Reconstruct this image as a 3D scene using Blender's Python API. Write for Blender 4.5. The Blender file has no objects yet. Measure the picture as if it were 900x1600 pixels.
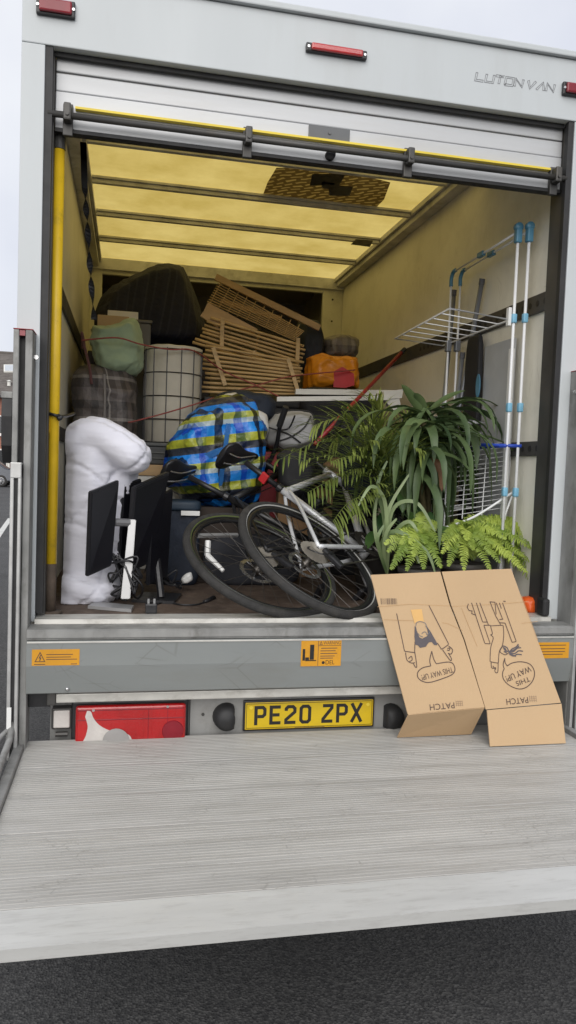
import bpy, bmesh, math, random
from mathutils import Vector, Matrix, noise
random.seed(7)
S = bpy.context.scene
C = S.collection
V = Vector
rad = math.radians

# ------------------------------------------------------------------ camera
CAM = V((-0.725, -2.864, 1.516)); YAW, PITCH, ROLL, FPX = -0.2091, -0.0563, 0.0371, 1194.5
_f = V((-math.sin(YAW)*math.cos(PITCH), math.cos(YAW)*math.cos(PITCH), math.sin(PITCH)))
_r0 = V((math.cos(YAW), math.sin(YAW), 0)); _u0 = _r0.cross(_f)
RT = math.cos(ROLL)*_r0 + math.sin(ROLL)*_u0
UP = -math.sin(ROLL)*_r0 + math.cos(ROLL)*_u0
FW = _f
cd = bpy.data.cameras.new('camera'); cam = bpy.data.objects.new('camera', cd); C.objects.link(cam)
cam.matrix_world = Matrix(((RT.x, UP.x, -FW.x, CAM.x), (RT.y, UP.y, -FW.y, CAM.y), (RT.z, UP.z, -FW.z, CAM.z), (0, 0, 0, 1)))
cd.sensor_fit = 'VERTICAL'; cd.sensor_height = 24; cd.lens = FPX*24/1600
cd.clip_start = 0.05; cd.clip_end = 2000
S.camera = cam

# ------------------------------------------------------------------ overcast sky, weak broad sun
SUN_EL, SUN_AZ = rad(31), rad(196)      # direction the light comes from (azimuth measured from +Y, clockwise)
w = bpy.data.worlds.new('World'); S.world = w; w.use_nodes = True
nt = w.node_tree; nt.nodes.clear()
out = nt.nodes.new('ShaderNodeOutputWorld'); bg = nt.nodes.new('ShaderNodeBackground')
sky = nt.nodes.new('ShaderNodeTexSky'); sky.sky_type = 'NISHITA'; sky.sun_disc = False
sky.sun_elevation = SUN_EL; sky.sun_rotation = SUN_AZ; sky.air_density = 1; sky.dust_density = 3
tc = nt.nodes.new('ShaderNodeTexCoord'); nz = nt.nodes.new('ShaderNodeTexNoise'); nz.inputs['Scale'].default_value = 3.0; nz.inputs['Detail'].default_value = 5
cr = nt.nodes.new('ShaderNodeValToRGB'); cr.color_ramp.elements[0].position = .3; cr.color_ramp.elements[1].position = .72
cr.color_ramp.elements[0].color = (4.9, 5.1, 5.75, 1); cr.color_ramp.elements[1].color = (6.5, 6.6, 6.8, 1)
mx = nt.nodes.new('ShaderNodeMix'); mx.data_type = 'RGBA'; mx.inputs[0].default_value = .93; mx.clamp_factor = False
nt.links.new(tc.outputs['Generated'], nz.inputs['Vector']); nt.links.new(nz.outputs['Fac'], cr.inputs['Fac'])
nt.links.new(sky.outputs['Color'], mx.inputs[6]); nt.links.new(cr.outputs['Color'], mx.inputs[7])
nt.links.new(mx.outputs[2], bg.inputs['Color']); nt.links.new(bg.outputs[0], out.inputs[0])
bg.inputs['Strength'].default_value = 0.10
sd = bpy.data.lights.new('sun', 'SUN'); sd.energy = 1.5; sd.angle = rad(60); sd.color = (1, .97, .93)
so = bpy.data.objects.new('sun', sd); C.objects.link(so)
_sv = V((math.sin(SUN_AZ)*math.cos(SUN_EL), math.cos(SUN_AZ)*math.cos(SUN_EL), math.sin(SUN_EL)))
so.rotation_euler = _sv.to_track_quat('Z', 'Y').to_euler(); so.location = (0, -5, 12)
S.view_settings.view_transform = 'Standard'; S.view_settings.look = 'None'; S.view_settings.gamma = 1
S.view_settings.exposure = 0.6; S.view_settings.use_curve_mapping = False
S.render.engine = 'CYCLES'
S.cycles.max_bounces = 10; S.cycles.diffuse_bounces = 6; S.cycles.transmission_bounces = 6; S.cycles.transparent_max_bounces = 8

# ------------------------------------------------------------------ pixel -> place helpers (900x1600 photo pixels)
def ray(u, v): return RT*((u-450)/FPX) - UP*((v-800)/FPX) + FW
def AY(u, v, y): d = ray(u, v); return CAM + d*((y-CAM.y)/d.y)
def AX(u, v, x): d = ray(u, v); return CAM + d*((x-CAM.x)/d.x)
def AZ(u, v, z): d = ray(u, v); return CAM + d*((z-CAM.z)/d.z)
def AP(u, v, p, n): d = ray(u, v); return CAM + d*((p-CAM).dot(n)/d.dot(n))

# ------------------------------------------------------------------ object helpers
WM = {}
def reg(o, m): WM[o.name] = m
def thing(name, label, cat, loc=(0, 0, 0), group=None):
    o = bpy.data.objects.new(name, None); C.objects.link(o); o.location = loc; o.empty_display_size = .1
    o['label'] = label; o['category'] = cat
    if group: o['group'] = group
    reg(o, Matrix.Translation(V(loc))); return o
def finish(o, m, smooth):
    if m is not None: o.data.materials.append(m)
    if smooth:
        o.data.polygons.foreach_set('use_smooth', [True]*len(o.data.polygons))
def obj(name, bm, m, parent=None, smooth=False, label=None, cat=None, group=None, kind=None, sharp=None):
    me = bpy.data.meshes.new(name)
    if sharp is not None:
        for e in bm.edges:
            if len(e.link_faces) == 2 and e.calc_face_angle(0) > sharp: e.smooth = False
        smooth = True
    if parent is not None:
        M = WM[parent.name]; bm.transform(M.inverted()); o = bpy.data.objects.new(name, me); C.objects.link(o); o.parent = parent; reg(o, M)
    else:
        xs = [v.co for v in bm.verts]
        lo = V([min(c[i] for c in xs) for i in range(3)]); hi = V([max(c[i] for c in xs) for i in range(3)])
        p = V(((lo.x+hi.x)/2, (lo.y+hi.y)/2, lo.z)); bm.transform(Matrix.Translation(-p))
        o = bpy.data.objects.new(name, me); C.objects.link(o); o.location = p; reg(o, Matrix.Translation(p))
    bm.to_mesh(me); bm.free(); finish(o, m, smooth)
    if label: o['label'] = label
    if cat: o['category'] = cat
    if group: o['group'] = group
    if kind: o['kind'] = kind
    return o
def B(): return bmesh.new()
def box(bm, lo, hi, M=None):
    lo = V(lo); hi = V(hi)
    vs = [bm.verts.new((x, y, z)) for x in (lo.x, hi.x) for y in (lo.y, hi.y) for z in (lo.z, hi.z)]
    for q in ((0, 1, 3, 2), (4, 6, 7, 5), (0, 4, 5, 1), (2, 3, 7, 6), (0, 2, 6, 4), (1, 5, 7, 3)): bm.faces.new([vs[i] for i in q])
    if M is not None:
        for v in vs: v.co = M @ v.co
    return vs
def bbox(bm, lo, hi, bev=.004, seg=2, M=None):
    t = B(); box(t, lo, hi); bmesh.ops.bevel(t, geom=list(t.edges), offset=bev, segments=seg, affect='EDGES', profile=.6)
    if M is not None: t.transform(M)
    add(bm, t)
def add(bm, t):
    me = bpy.data.meshes.new('t'); t.to_mesh(me); bm.from_mesh(me); bpy.data.meshes.remove(me); t.free()
def frame_of(d):
    d = d.normalized(); a = d.cross(V((0, 0, 1)))
    if a.length < 1e-3: a = d.cross(V((1, 0, 0)))
    a.normalize(); return a, d.cross(a).normalized()
def tube(bm, pts, r, n=8, closed=False, caps=True):
    pts = [V(p) for p in pts]; k = len(pts); rs = r if isinstance(r, (list, tuple)) else [r]*k
    rings = []; a = None
    for i, p in enumerate(pts):
        if closed: d = pts[(i+1) % k]-pts[i-1]
        else: d = pts[min(i+1, k-1)]-pts[max(i-1, 0)]
        if d.length < 1e-9: d = V((0, 0, 1))
        d.normalize()
        if a is None: a, b = frame_of(d)
        else:
            a = (a-a.dot(d)*d)
            if a.length < 1e-6: a, b = frame_of(d)
            a.normalize(); b = d.cross(a)
        rings.append([bm.verts.new(p+rs[i]*(math.cos(2*math.pi*j/n)*a+math.sin(2*math.pi*j/n)*b)) for j in range(n)])
    for i in range(k if closed else k-1):
        R1, R2 = rings[i], rings[(i+1) % k]
        for j in range(n):
            try: bm.faces.new((R1[j], R1[(j+1) % n], R2[(j+1) % n], R2[j]))
            except ValueError: pass
    if caps and not closed:
        bm.faces.new(rings[0][::-1]); bm.faces.new(rings[-1])
def lathe(bm, prof, M, n=32, cap=False):
    rings = [[bm.verts.new(M @ V((r*math.cos(2*math.pi*j/n), r*math.sin(2*math.pi*j/n), z))) for j in range(n)] for r, z in prof]
    for a, b in zip(rings, rings[1:]):
        for j in range(n): bm.faces.new((a[j], a[(j+1) % n], b[(j+1) % n], b[j]))
    if cap: bm.faces.new(rings[0][::-1]); bm.faces.new(rings[-1])
def prism(bm, poly, vec):
    vec = V(vec); a = [bm.verts.new(V(p)) for p in poly]; b = [bm.verts.new(V(p)+vec) for p in poly]; n = len(a)
    bm.faces.new(a[::-1]); bm.faces.new(b)
    for i in range(n): bm.faces.new((a[i], a[(i+1) % n], b[(i+1) % n], b[i]))
    bmesh.ops.recalc_face_normals(bm, faces=bm.faces)
def spline(pts, n=8):
    pts = [V(p) for p in pts]; o = []
    for i in range(len(pts)-1):
        p0 = pts[max(i-1, 0)]; p1 = pts[i]; p2 = pts[i+1]; p3 = pts[min(i+2, len(pts)-1)]
        for k in range(n):
            t = k/n; o.append(.5*((2*p1)+(p2-p0)*t+(2*p0-5*p1+4*p2-p3)*t*t+(3*p1-p0-3*p2+p3)*t**3))
    o.append(pts[-1]); return o
def stroke(bm, pts, wd, fn, closed=False, h=0.0):
    """flat printed line: pts 2d, fn(x,y,h)->3d, mitred"""
    P = [V(p).to_2d() for p in pts]; k = len(P); L = []
    for i in range(k):
        if closed: d1 = P[i]-P[i-1]; d2 = P[(i+1) % k]-P[i]
        else: d1 = P[i]-P[i-1] if i else P[1]-P[0]; d2 = P[i+1]-P[i] if i < k-1 else P[-1]-P[-2]
        d1.normalize(); d2.normalize(); n1 = V((-d1.y, d1.x)); n2 = V((-d2.y, d2.x)); m = n1+n2
        if m.length < .2: m = n1.copy(); s = 1
        else: m.normalize(); s = min(1/max(m.dot(n1), .3), 2.2)
        L.append((P[i]+m*wd*.5*s, P[i]-m*wd*.5*s))
    vs = [(bm.verts.new(fn(a.x, a.y, h)), bm.verts.new(fn(b.x, b.y, h))) for a, b in L]
    for i in range(k if closed else k-1):
        a, b = vs[i], vs[(i+1) % k]
        try: bm.faces.new((a[0], a[1], b[1], b[0]))
        except ValueError: pass
def text_bm(s, fn, width=None, height=None, h=0.0):
    """text mapped through fn; local text box scaled to width (and height)"""
    cu = bpy.data.curves.new('t', 'FONT'); cu.body = s; o = bpy.data.objects.new('t', cu); C.objects.link(o)
    dg = bpy.context.evaluated_depsgraph_get(); me = bpy.data.meshes.new_from_object(o.evaluated_get(dg))
    C.objects.unlink(o); bpy.data.objects.remove(o); bm = B(); bm.from_mesh(me); bpy.data.meshes.remove(me)
    x0 = min(v.co.x for v in bm.verts); x1 = max(v.co.x for v in bm.verts); y0 = min(v.co.y for v in bm.verts); y1 = max(v.co.y for v in bm.verts)
    sx = width/(x1-x0) if width else height/(y1-y0); sy = height/(y1-y0) if height else sx
    for v in bm.verts: v.co = fn((v.co.x-x0)*sx, (v.co.y-y0)*sy, h)
    return bm
def remesh(bm, voxel, smooth=6, fac=.5):
    me = bpy.data.meshes.new('t'); bm.to_mesh(me); bm.free(); o = bpy.data.objects.new('t', me); C.objects.link(o)
    m = o.modifiers.new('r', 'REMESH'); m.mode = 'VOXEL'; m.voxel_size = voxel
    m = o.modifiers.new('s', 'SMOOTH'); m.iterations = smooth; m.factor = fac
    dg = bpy.context.evaluated_depsgraph_get(); me2 = bpy.data.meshes.new_from_object(o.evaluated_get(dg))
    C.objects.unlink(o); bpy.data.objects.remove(o); bpy.data.meshes.remove(me); r = B(); r.from_mesh(me2); bpy.data.meshes.remove(me2); return r
def fb(p, o=3): return noise.fractal(p, 1.0, 2.0, o)
def displace(bm, fn):
    bm.normal_update(); L = [(v, v.normal.copy()) for v in bm.verts]
    D = [n*fn(v.co) for v, n in L]
    for (v, n), d in zip(L, D): v.co += d
def crumple(amp, freq, stretch=(1, 1, 1), seed=0):
    st = V(stretch); sd_ = V((seed*7.1, seed*3.3, seed*1.7))
    def f(c):
        q = V((c.x*st.x, c.y*st.y, c.z*st.z))*freq+sd_
        w_ = V((noise.noise(q*.6), noise.noise(q*.6+V((5, 5, 5))), noise.noise(q*.6+V((9, 1, 4)))))
        a = noise.noise(q+w_*.9)
        return amp*((1-abs(a)*2.4)*.75+noise.noise(q*.4)*1.1)
    return f
def puff(px, y, thick, voxel=.014, smooth=8, amp=.008, freq=14, stretch=(1, 1, 1), seed=0, extra=None):
    """soft closed body whose outline (photo pixels at depth y) is filled out to a real thickness"""
    bm = B(); poly = [AY(u, v, y) for u, v in px]; c = sum(poly, V())/len(poly)
    k = 5
    rings = []
    for i in range(k):
        t = -1+2*i/(k-1); s = (1-abs(t)**3)**.5*.35+.65 if abs(t) < 1 else .72
        rings.append([bm.verts.new(V((c.x+(p.x-c.x)*s, y+t*thick/2, c.z+(p.z-c.z)*s))) for p in poly])
    n = len(poly); bm.faces.new(rings[0]); bm.faces.new(rings[-1][::-1])
    for a, b in zip(rings, rings[1:]):
        for j in range(n): bm.faces.new((a[j], b[j], b[(j+1) % n], a[(j+1) % n]))
    bmesh.ops.recalc_face_normals(bm, faces=bm.faces)
    if extra: extra(bm)
    bm = remesh(bm, voxel, smooth); displace(bm, crumple(amp, freq, stretch, seed)); return bm
def superbox(size, e=5, n=16, M=None, amp=0, freq=10, seed=0, stretch=(1, 1, 1)):
    bm = B(); bmesh.ops.create_cube(bm, size=2); bmesh.ops.subdivide_edges(bm, edges=bm.edges, cuts=n, use_grid_fill=True)
    for v in bm.verts:
        d = v.co.normalized(); r = (abs(d.x)**e+abs(d.y)**e+abs(d.z)**e)**(-1/e); v.co = V((d.x*r*size[0]/2, d.y*r*size[1]/2, d.z*r*size[2]/2))
    if amp: displace(bm, crumple(amp, freq, stretch, seed))
    if M is not None: bm.transform(M)
    return bm
def T(x, y, z): return Matrix.Translation((x, y, z))
def RX(a): return Matrix.Rotation(a, 4, 'X')
def RY(a): return Matrix.Rotation(a, 4, 'Y')
def RZ(a): return Matrix.Rotation(a, 4, 'Z')

# ------------------------------------------------------------------ materials
def nn(t, k, **kw):
    n = t.nodes.new(k)
    for a, b in kw.items(): setattr(n, a, b)
    return n
MATS = {}
def mat(name, col, rough=.5, metal=0, var=.12, scale=6, bump=0, bscale=80, stretch=(1, 1, 1), dirt=0, dcol=(.09, .075, .055), dscale=5, spec=.5, sheen=0, bstretch=None, dlo=.5, dhi=.72):
    m = bpy.data.materials.new(name); m.use_nodes = True; t = m.node_tree; p = t.nodes['Principled BSDF']; lk = t.links.new
    p.inputs['Roughness'].default_value = rough; p.inputs['Metallic'].default_value = metal; p.inputs['Specular IOR Level'].default_value = spec
    if sheen: p.inputs['Sheen Weight'].default_value = sheen
    co = nn(t, 'ShaderNodeTexCoord'); mp = nn(t, 'ShaderNodeMapping'); mp.inputs['Scale'].default_value = stretch; lk(co.outputs['Object'], mp.inputs[0])
    n1 = nn(t, 'ShaderNodeTexNoise'); n1.inputs['Scale'].default_value = scale; n1.inputs['Detail'].default_value = 6; lk(mp.outputs[0], n1.inputs['Vector'])
    r = nn(t, 'ShaderNodeValToRGB'); r.color_ramp.elements[0].position = .28; r.color_ramp.elements[1].position = .72
    r.color_ramp.elements[0].color = (*[c*(1-var) for c in col], 1); r.color_ramp.elements[1].color = (*[min(c*(1+var), 1) for c in col], 1)
    lk(n1.outputs['Fac'], r.inputs[0]); last = r.outputs[0]
    if dirt:
        n2 = nn(t, 'ShaderNodeTexNoise'); n2.inputs['Scale'].default_value = dscale; n2.inputs['Detail'].default_value = 9; n2.inputs['Roughness'].default_value = .7; lk(mp.outputs[0], n2.inputs['Vector'])
        r2 = nn(t, 'ShaderNodeMapRange'); r2.inputs[1].default_value = dlo; r2.inputs[2].default_value = dhi; r2.inputs[4].default_value = dirt; lk(n2.outputs['Fac'], r2.inputs[0])
        mm = nn(t, 'ShaderNodeMix', data_type='RGBA'); lk(r2.outputs[0], mm.inputs[0]); lk(last, mm.inputs[6]); mm.inputs[7].default_value = (*dcol, 1); last = mm.outputs[2]
    lk(last, p.inputs['Base Color'])
    n3 = nn(t, 'ShaderNodeTexNoise'); n3.inputs['Scale'].default_value = scale*2.3; n3.inputs['Detail'].default_value = 4; lk(mp.outputs[0], n3.inputs['Vector'])
    r3 = nn(t, 'ShaderNodeMapRange'); r3.inputs[3].default_value = max(rough-.1, .02); r3.inputs[4].default_value = min(rough+.12, 1); lk(n3.outputs['Fac'], r3.inputs[0]); lk(r3.outputs[0], p.inputs['Roughness'])
    if bump:
        n4 = nn(t, 'ShaderNodeTexNoise'); n4.inputs['Scale'].default_value = bscale; n4.inputs['Detail'].default_value = 5
        if bstretch:
            mp2 = nn(t, 'ShaderNodeMapping'); mp2.inputs['Scale'].default_value = bstretch; lk(co.outputs['Object'], mp2.inputs[0]); lk(mp2.outputs[0], n4.inputs['Vector'])
        else: lk(mp.outputs[0], n4.inputs['Vector'])
        b = nn(t, 'ShaderNodeBump'); b.inputs['Strength'].default_value = bump; b.inputs['Distance'].default_value = .01; lk(n4.outputs['Fac'], b.inputs['Height']); lk(b.outputs[0], p.inputs['Normal'])
    MATS[name] = m; return m
def ramp_const(t, cols):
    r = nn(t, 'ShaderNodeValToRGB'); r.color_ramp.interpolation = 'CONSTANT'; e = r.color_ramp.elements
    while len(e) > 1: e.remove(e[-1])
    e[0].position = 0; e[0].color = (*cols[0][1], 1)
    for pos, c in cols[1:]:
        q = e.new(pos); q.color = (*c, 1)
    return r
def plaid(name, ucols, vcols, us, vs, mix=.5, rough=.45, rot=(0, 0, 0), bump=.25, blend='MIX'):
    m = bpy.data.materials.new(name); m.use_nodes = True; t = m.node_tree; p = t.nodes['Principled BSDF']; lk = t.links.new
    co = nn(t, 'ShaderNodeTexCoord'); mp = nn(t, 'ShaderNodeMapping'); mp.inputs['Rotation'].default_value = rot; lk(co.outputs['Object'], mp.inputs[0])
    sx = nn(t, 'ShaderNodeSeparateXYZ'); lk(mp.outputs[0], sx.inputs[0])
    a = nn(t, 'ShaderNodeMath', operation='MULTIPLY_ADD'); lk(sx.outputs[1], a.inputs[0]); a.inputs[1].default_value = .75; lk(sx.outputs[0], a.inputs[2])
    def band(src, sc, cols):
        u = nn(t, 'ShaderNodeMath', operation='MULTIPLY'); lk(src, u.inputs[0]); u.inputs[1].default_value = sc
        f = nn(t, 'ShaderNodeMath', operation='FRACT'); lk(u.outputs[0], f.inputs[0]); r = ramp_const(t, cols); lk(f.outputs[0], r.inputs[0]); return r
    r1 = band(a.outputs[0], us, ucols); r2 = band(sx.outputs[2], vs, vcols)
    mm = nn(t, 'ShaderNodeMix', data_type='RGBA', blend_type=blend); mm.inputs[0].default_value = mix; lk(r1.outputs[0], mm.inputs[6]); lk(r2.outputs[0], mm.inputs[7])
    nz_ = nn(t, 'ShaderNodeTexNoise'); nz_.inputs['Scale'].default_value = 14; nz_.inputs['Detail'].default_value = 6
    hs = nn(t, 'ShaderNodeHueSaturation'); mr = nn(t, 'ShaderNodeMapRange'); mr.inputs[3].default_value = .7; mr.inputs[4].default_value = 1.25; lk(nz_.outputs['Fac'], mr.inputs[0]); lk(mr.outputs[0], hs.inputs['Value']); lk(mm.outputs[2], hs.inputs['Color'])
    lk(hs.outputs[0], p.inputs['Base Color']); p.inputs['Roughness'].default_value = rough
    n4 = nn(t, 'ShaderNodeTexNoise'); n4.inputs['Scale'].default_value = 25; n4.inputs['Detail'].default_value = 5; b = nn(t, 'ShaderNodeBump'); b.inputs['Strength'].default_value = bump; b.inputs['Distance'].default_value = .02; lk(n4.outputs['Fac'], b.inputs['Height']); lk(b.outputs[0], p.inputs['Normal'])
    MATS[name] = m; return m
def leafmat(name, c1, c2, rough=.4):
    m = bpy.data.materials.new(name); m.use_nodes = True; t = m.node_tree; p = t.nodes['Principled BSDF']; lk = t.links.new
    oi = nn(t, 'ShaderNodeObjectInfo'); co = nn(t, 'ShaderNodeTexCoord'); n1 = nn(t, 'ShaderNodeTexNoise'); n1.inputs['Scale'].default_value = 9; n1.inputs['Detail'].default_value = 3; lk(co.outputs['Object'], n1.inputs['Vector'])
    ad = nn(t, 'ShaderNodeMath', operation='MULTIPLY_ADD'); lk(oi.outputs['Random'], ad.inputs[0]); ad.inputs[1].default_value = .55; lk(n1.outputs['Fac'], ad.inputs[2])
    r = nn(t, 'ShaderNodeValToRGB'); r.color_ramp.elements[0].position = .35; r.color_ramp.elements[1].position = 1.0; r.color_ramp.elements[0].color = (*c1, 1); r.color_ramp.elements[1].color = (*c2, 1); lk(ad.outputs[0], r.inputs[0]); lk(r.outputs[0], p.inputs['Base Color'])
    p.inputs['Roughness'].default_value = rough
    tr = nn(t, 'ShaderNodeBsdfTranslucent'); lk(r.outputs[0], tr.inputs[0]); ms = nn(t, 'ShaderNodeMixShader'); ms.inputs[0].default_value = .25; lk(p.outputs[0], ms.inputs[1]); lk(tr.outputs[0], ms.inputs[2]); lk(ms.outputs[0], t.nodes['Material Output'].inputs[0])
    MATS[name] = m; return m

white_paint = mat('white_paint', (.5, .53, .54), .38, var=.04, scale=1.5, dirt=.14, dscale=2.2, dcol=(.35, .34, .31), stretch=(2.5, 2.5, .5))
van_panel = mat('van_panel', (.8, .77, .67), .5, var=.06, scale=1.8, dirt=.3, dscale=2.6, dcol=(.2, .165, .1), bump=.05, bscale=30, dlo=.48, dhi=.8)
bulk_paint = mat('bulkhead_paint', (.72, .7, .58), .55, var=.08, dirt=.3)
black_rubber = mat('black_rubber', (.018, .018, .019), .6, var=.3, dirt=.2, dcol=(.07, .065, .055), dscale=20)
black_plastic = mat('black_plastic', (.015, .015, .017), .38, var=.25, scale=20)
dark_steel = mat('dark_steel', (.07, .068, .065), .5, .4, var=.25, dirt=.35, dscale=14)
alu = mat('aluminium', (.5, .5, .49), .42, .65, var=.12, scale=12, dirt=.25, dscale=9, dcol=(.2, .19, .17))
alu_bow = mat('aluminium_bow', (.58, .57, .53), .5, .1, var=.2, dirt=.4, dscale=9)
alu_dirty = mat('aluminium_weathered', (.27, .27, .26), .6, .3, var=.22, scale=14, dirt=.75, dscale=10, dcol=(.1, .095, .085), stretch=(1, 1, .5))
sill_alu = mat('sill_aluminium', (.55, .54, .5), .45, .25, var=.14, scale=15, dirt=.6, dscale=12, dcol=(.18, .16, .13), stretch=(.6, 2, 1))
beam_paint = mat('beam_paint', (.235, .25, .245), .42, .2, var=.08, scale=3, dirt=.35, dscale=4, dcol=(.2, .19, .165), stretch=(.5, 1, 2))
shutter_paint = mat('shutter_paint', (.49, .5, .51), .35, .15, var=.06, scale=3, dirt=.3, dscale=4, dcol=(.4, .38, .34), stretch=(.35, 1, 3))
yellow_paint = mat('yellow_paint', (.72, .47, .015), .4, var=.1, scale=10, dirt=.4, dscale=11, dcol=(.16, .1, .03), dlo=.56, dhi=.7)
yellow_seal = mat('yellow_seal', (.75, .58, .05), .5, var=.12)
rust = mat('rusty_steel', (.075, .055, .04), .8, .1, var=.4, scale=25, bump=.2)
plank_alu = mat('platform_aluminium', (.46, .45, .425), .5, .2, var=.1, scale=5, stretch=(.3, 3, 1), dirt=.5, dscale=8, dcol=(.27, .255, .225), bump=.25, bscale=18, bstretch=(.4, 20, 1), dlo=.48, dhi=.75)
def scratch(m, n, wd, col, amt, sc):
    """thin random scratch lines mixed into the base colour"""
    t = m.node_tree; p = t.nodes['Principled BSDF']; src = p.inputs['Base Color'].links[0].from_socket; co = nn(t, 'ShaderNodeTexCoord')
    for k in range(n):
        mp = nn(t, 'ShaderNodeMapping'); mp.inputs['Rotation'].default_value = (0, 0, k*1.3+.35); mp.inputs['Scale'].default_value = (sc, sc*7, sc); mp.inputs['Location'].default_value = (k*3.1, k, 0); t.links.new(co.outputs['Object'], mp.inputs[0])
        vo = nn(t, 'ShaderNodeTexVoronoi'); vo.feature = 'DISTANCE_TO_EDGE'; vo.inputs['Scale'].default_value = 1; t.links.new(mp.outputs[0], vo.inputs['Vector'])
        nz = nn(t, 'ShaderNodeTexNoise'); nz.inputs['Scale'].default_value = sc*1.5; t.links.new(co.outputs['Object'], nz.inputs['Vector'])
        mr = nn(t, 'ShaderNodeMapRange'); mr.inputs[1].default_value = 0; mr.inputs[2].default_value = wd; mr.inputs[3].default_value = amt; mr.inputs[4].default_value = 0; t.links.new(vo.outputs['Distance'], mr.inputs[0])
        m2_ = nn(t, 'ShaderNodeMapRange'); m2_.inputs[1].default_value = .5; m2_.inputs[2].default_value = .62; t.links.new(nz.outputs['Fac'], m2_.inputs[0])
        mu = nn(t, 'ShaderNodeMath', operation='MULTIPLY'); t.links.new(mr.outputs[0], mu.inputs[0]); t.links.new(m2_.outputs[0], mu.inputs[1])
        mx_ = nn(t, 'ShaderNodeMix', data_type='RGBA'); t.links.new(mu.outputs[0], mx_.inputs[0]); t.links.new(src, mx_.inputs[6]); mx_.inputs[7].default_value = (*col, 1); src = mx_.outputs[2]
    t.links.new(src, p.inputs['Base Color'])
scratch(plank_alu, 4, .012, (.26, .25, .23), .55, 4.5)
scratch(van_panel, 2, .01, (.35, .31, .24), .35, 2.6)
scratch(beam_paint, 2, .012, (.15, .15, .14), .5, 3.5)
ply = mat('floor_plywood', (.085, .058, .042), .75, var=.35, scale=9, dirt=.5, dscale=18, dcol=(.19, .155, .12), bump=.3, bscale=60)
red_lens = mat('red_lens', (.4, .008, .01), .1, var=.15, scale=10, bump=.12, bscale=180)
_p = red_lens.node_tree.nodes['Principled BSDF']; _p.inputs['Coat Weight'].default_value = .8; _p.inputs['Coat Roughness'].default_value = .06
dark_lens = mat('dark_red_lens', (.22, .012, .022), .2, var=.2, scale=10)
clear_lens = mat('clear_lens', (.55, .52, .49), .2, var=.12, scale=18, bump=.15, bscale=140)
plate_yellow = mat('plate_yellow', (.62, .43, .012), .35, var=.05, dirt=.12, dscale=20)
black_print = mat('black_print', (.012, .011, .011), .5, var=.1)
grey_print = mat('grey_print', (.13, .13, .14), .5, var=.1)
brown_print = mat('brown_print', (.075, .045, .035), .6, var=.2)
purple_print = mat('dark_purple_print', (.085, .072, .078), .6, var=.15)
tan_print = mat('tan_print', (.62, .37, .13), .7, var=.08)
sticker_orange = mat('sticker_orange', (.58, .27, .015), .4, var=.08, dirt=.15, dscale=25)
duvet_white = mat('duvet_cotton', (.7, .7, .77), .8, var=.04, scale=6, sheen=.2, bump=.3, bscale=13, bstretch=(.45, .45, 2.0))
screen_black = mat('monitor_plastic', (.012, .012, .015), .4, var=.2, scale=4, dirt=.12, dscale=12, dcol=(.06, .06, .06))
silver_plastic = mat('silver_plastic', (.4, .4, .4), .36, .5, var=.06)
navy_cloth = mat('navy_cloth', (.014, .02, .034), .75, var=.25, scale=14, bump=.2)
label_white = mat('white_plastic', (.72, .72, .7), .4, var=.05)
board_white = mat('white_laminate', (.7, .69, .64), .4, var=.05, dirt=.15)
cream_cloth = mat('basket_liner_cloth', (.58, .54, .45), .85, var=.08, scale=9, bump=.3, bscale=30, sheen=.1)
green_cloth = mat('sage_green_cloth', (.33, .42, .27), .85, var=.1, scale=9, bump=.3, bscale=26, sheen=.1)
dark_cloth = mat('dark_blanket_cloth', (.011, .013, .03), .85, var=.3, scale=10, bump=.6, bscale=30, bstretch=(6, 6, .7), sheen=.15)
bamboo = mat('bamboo', (.56, .38, .17), .5, var=.2, scale=14, stretch=(.4, 3, 3), dirt=.3, dcol=(.17, .095, .035), dscale=10)
wood_pale = mat('pale_wood', (.5, .33, .16), .55, var=.15, scale=5, stretch=(.5, 6, 6))
cardboard = mat('cardboard', (.49, .34, .195), .85, var=.05, scale=3, dirt=.12, dscale=6, dcol=(.38, .23, .11), bump=.12, bscale=25, bstretch=(18, 1, 1))
cardboard_dark = mat('brown_box_card', (.3, .18, .09), .85, var=.1, dirt=.2)
orange_bag = mat('orange_plastic_bag', (.7, .25, .012), .4, var=.12, scale=6, bump=.5, bscale=16)
red_plastic = mat('red_plastic', (.5, .025, .03), .4, var=.15)
red_paint = mat('red_pole_paint', (.3, .015, .022), .4, var=.15)
red_cord = mat('red_cord', (.3, .07, .06), .8, var=.25, scale=60)
grey_tube = mat('grey_tube', (.22, .23, .25), .4, .4, var=.12)
white_wire = mat('white_coated_wire', (.76, .77, .78), .35, var=.04)
blue_plastic = mat('blue_plastic', (.08, .23, .34), .4, var=.12)
blue_deep = mat('deep_blue_plastic', (.02, .06, .4), .4, var=.1)
grey_board = mat('grey_board', (.42, .43, .44), .5, var=.08, dirt=.1)
frame_silver = mat('bike_frame_silver', (.72, .73, .75), .35, .35, var=.06)
frame_black = mat('bike_frame_black', (.012, .012, .013), .3, var=.2)
chrome = mat('bright_steel', (.6, .6, .6), .25, .9, var=.1)
chain_steel = mat('oily_steel', (.12, .11, .1), .4, .8, var=.3, scale=40)
tyre = mat('tyre_rubber', (.028, .027, .026), .8, var=.3, scale=20, bump=.5, bscale=240, dirt=.3, dcol=(.1, .09, .075), dscale=12)
pot_clay = mat('pot_terracotta', (.3, .12, .06), .8, var=.2, dirt=.2)
soil = mat('potting_soil', (.03, .02, .014), .95, var=.4, scale=40, bump=.8)
stem_brown = mat('plant_stem', (.12, .1, .045), .8, var=.3, scale=30)
dead_leaf = mat('dead_leaf', (.13, .065, .03), .7, var=.3, scale=12)
strap_green = leafmat('strap_leaf', (.035, .066, .028), (.13, .19, .075), .48)
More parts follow.
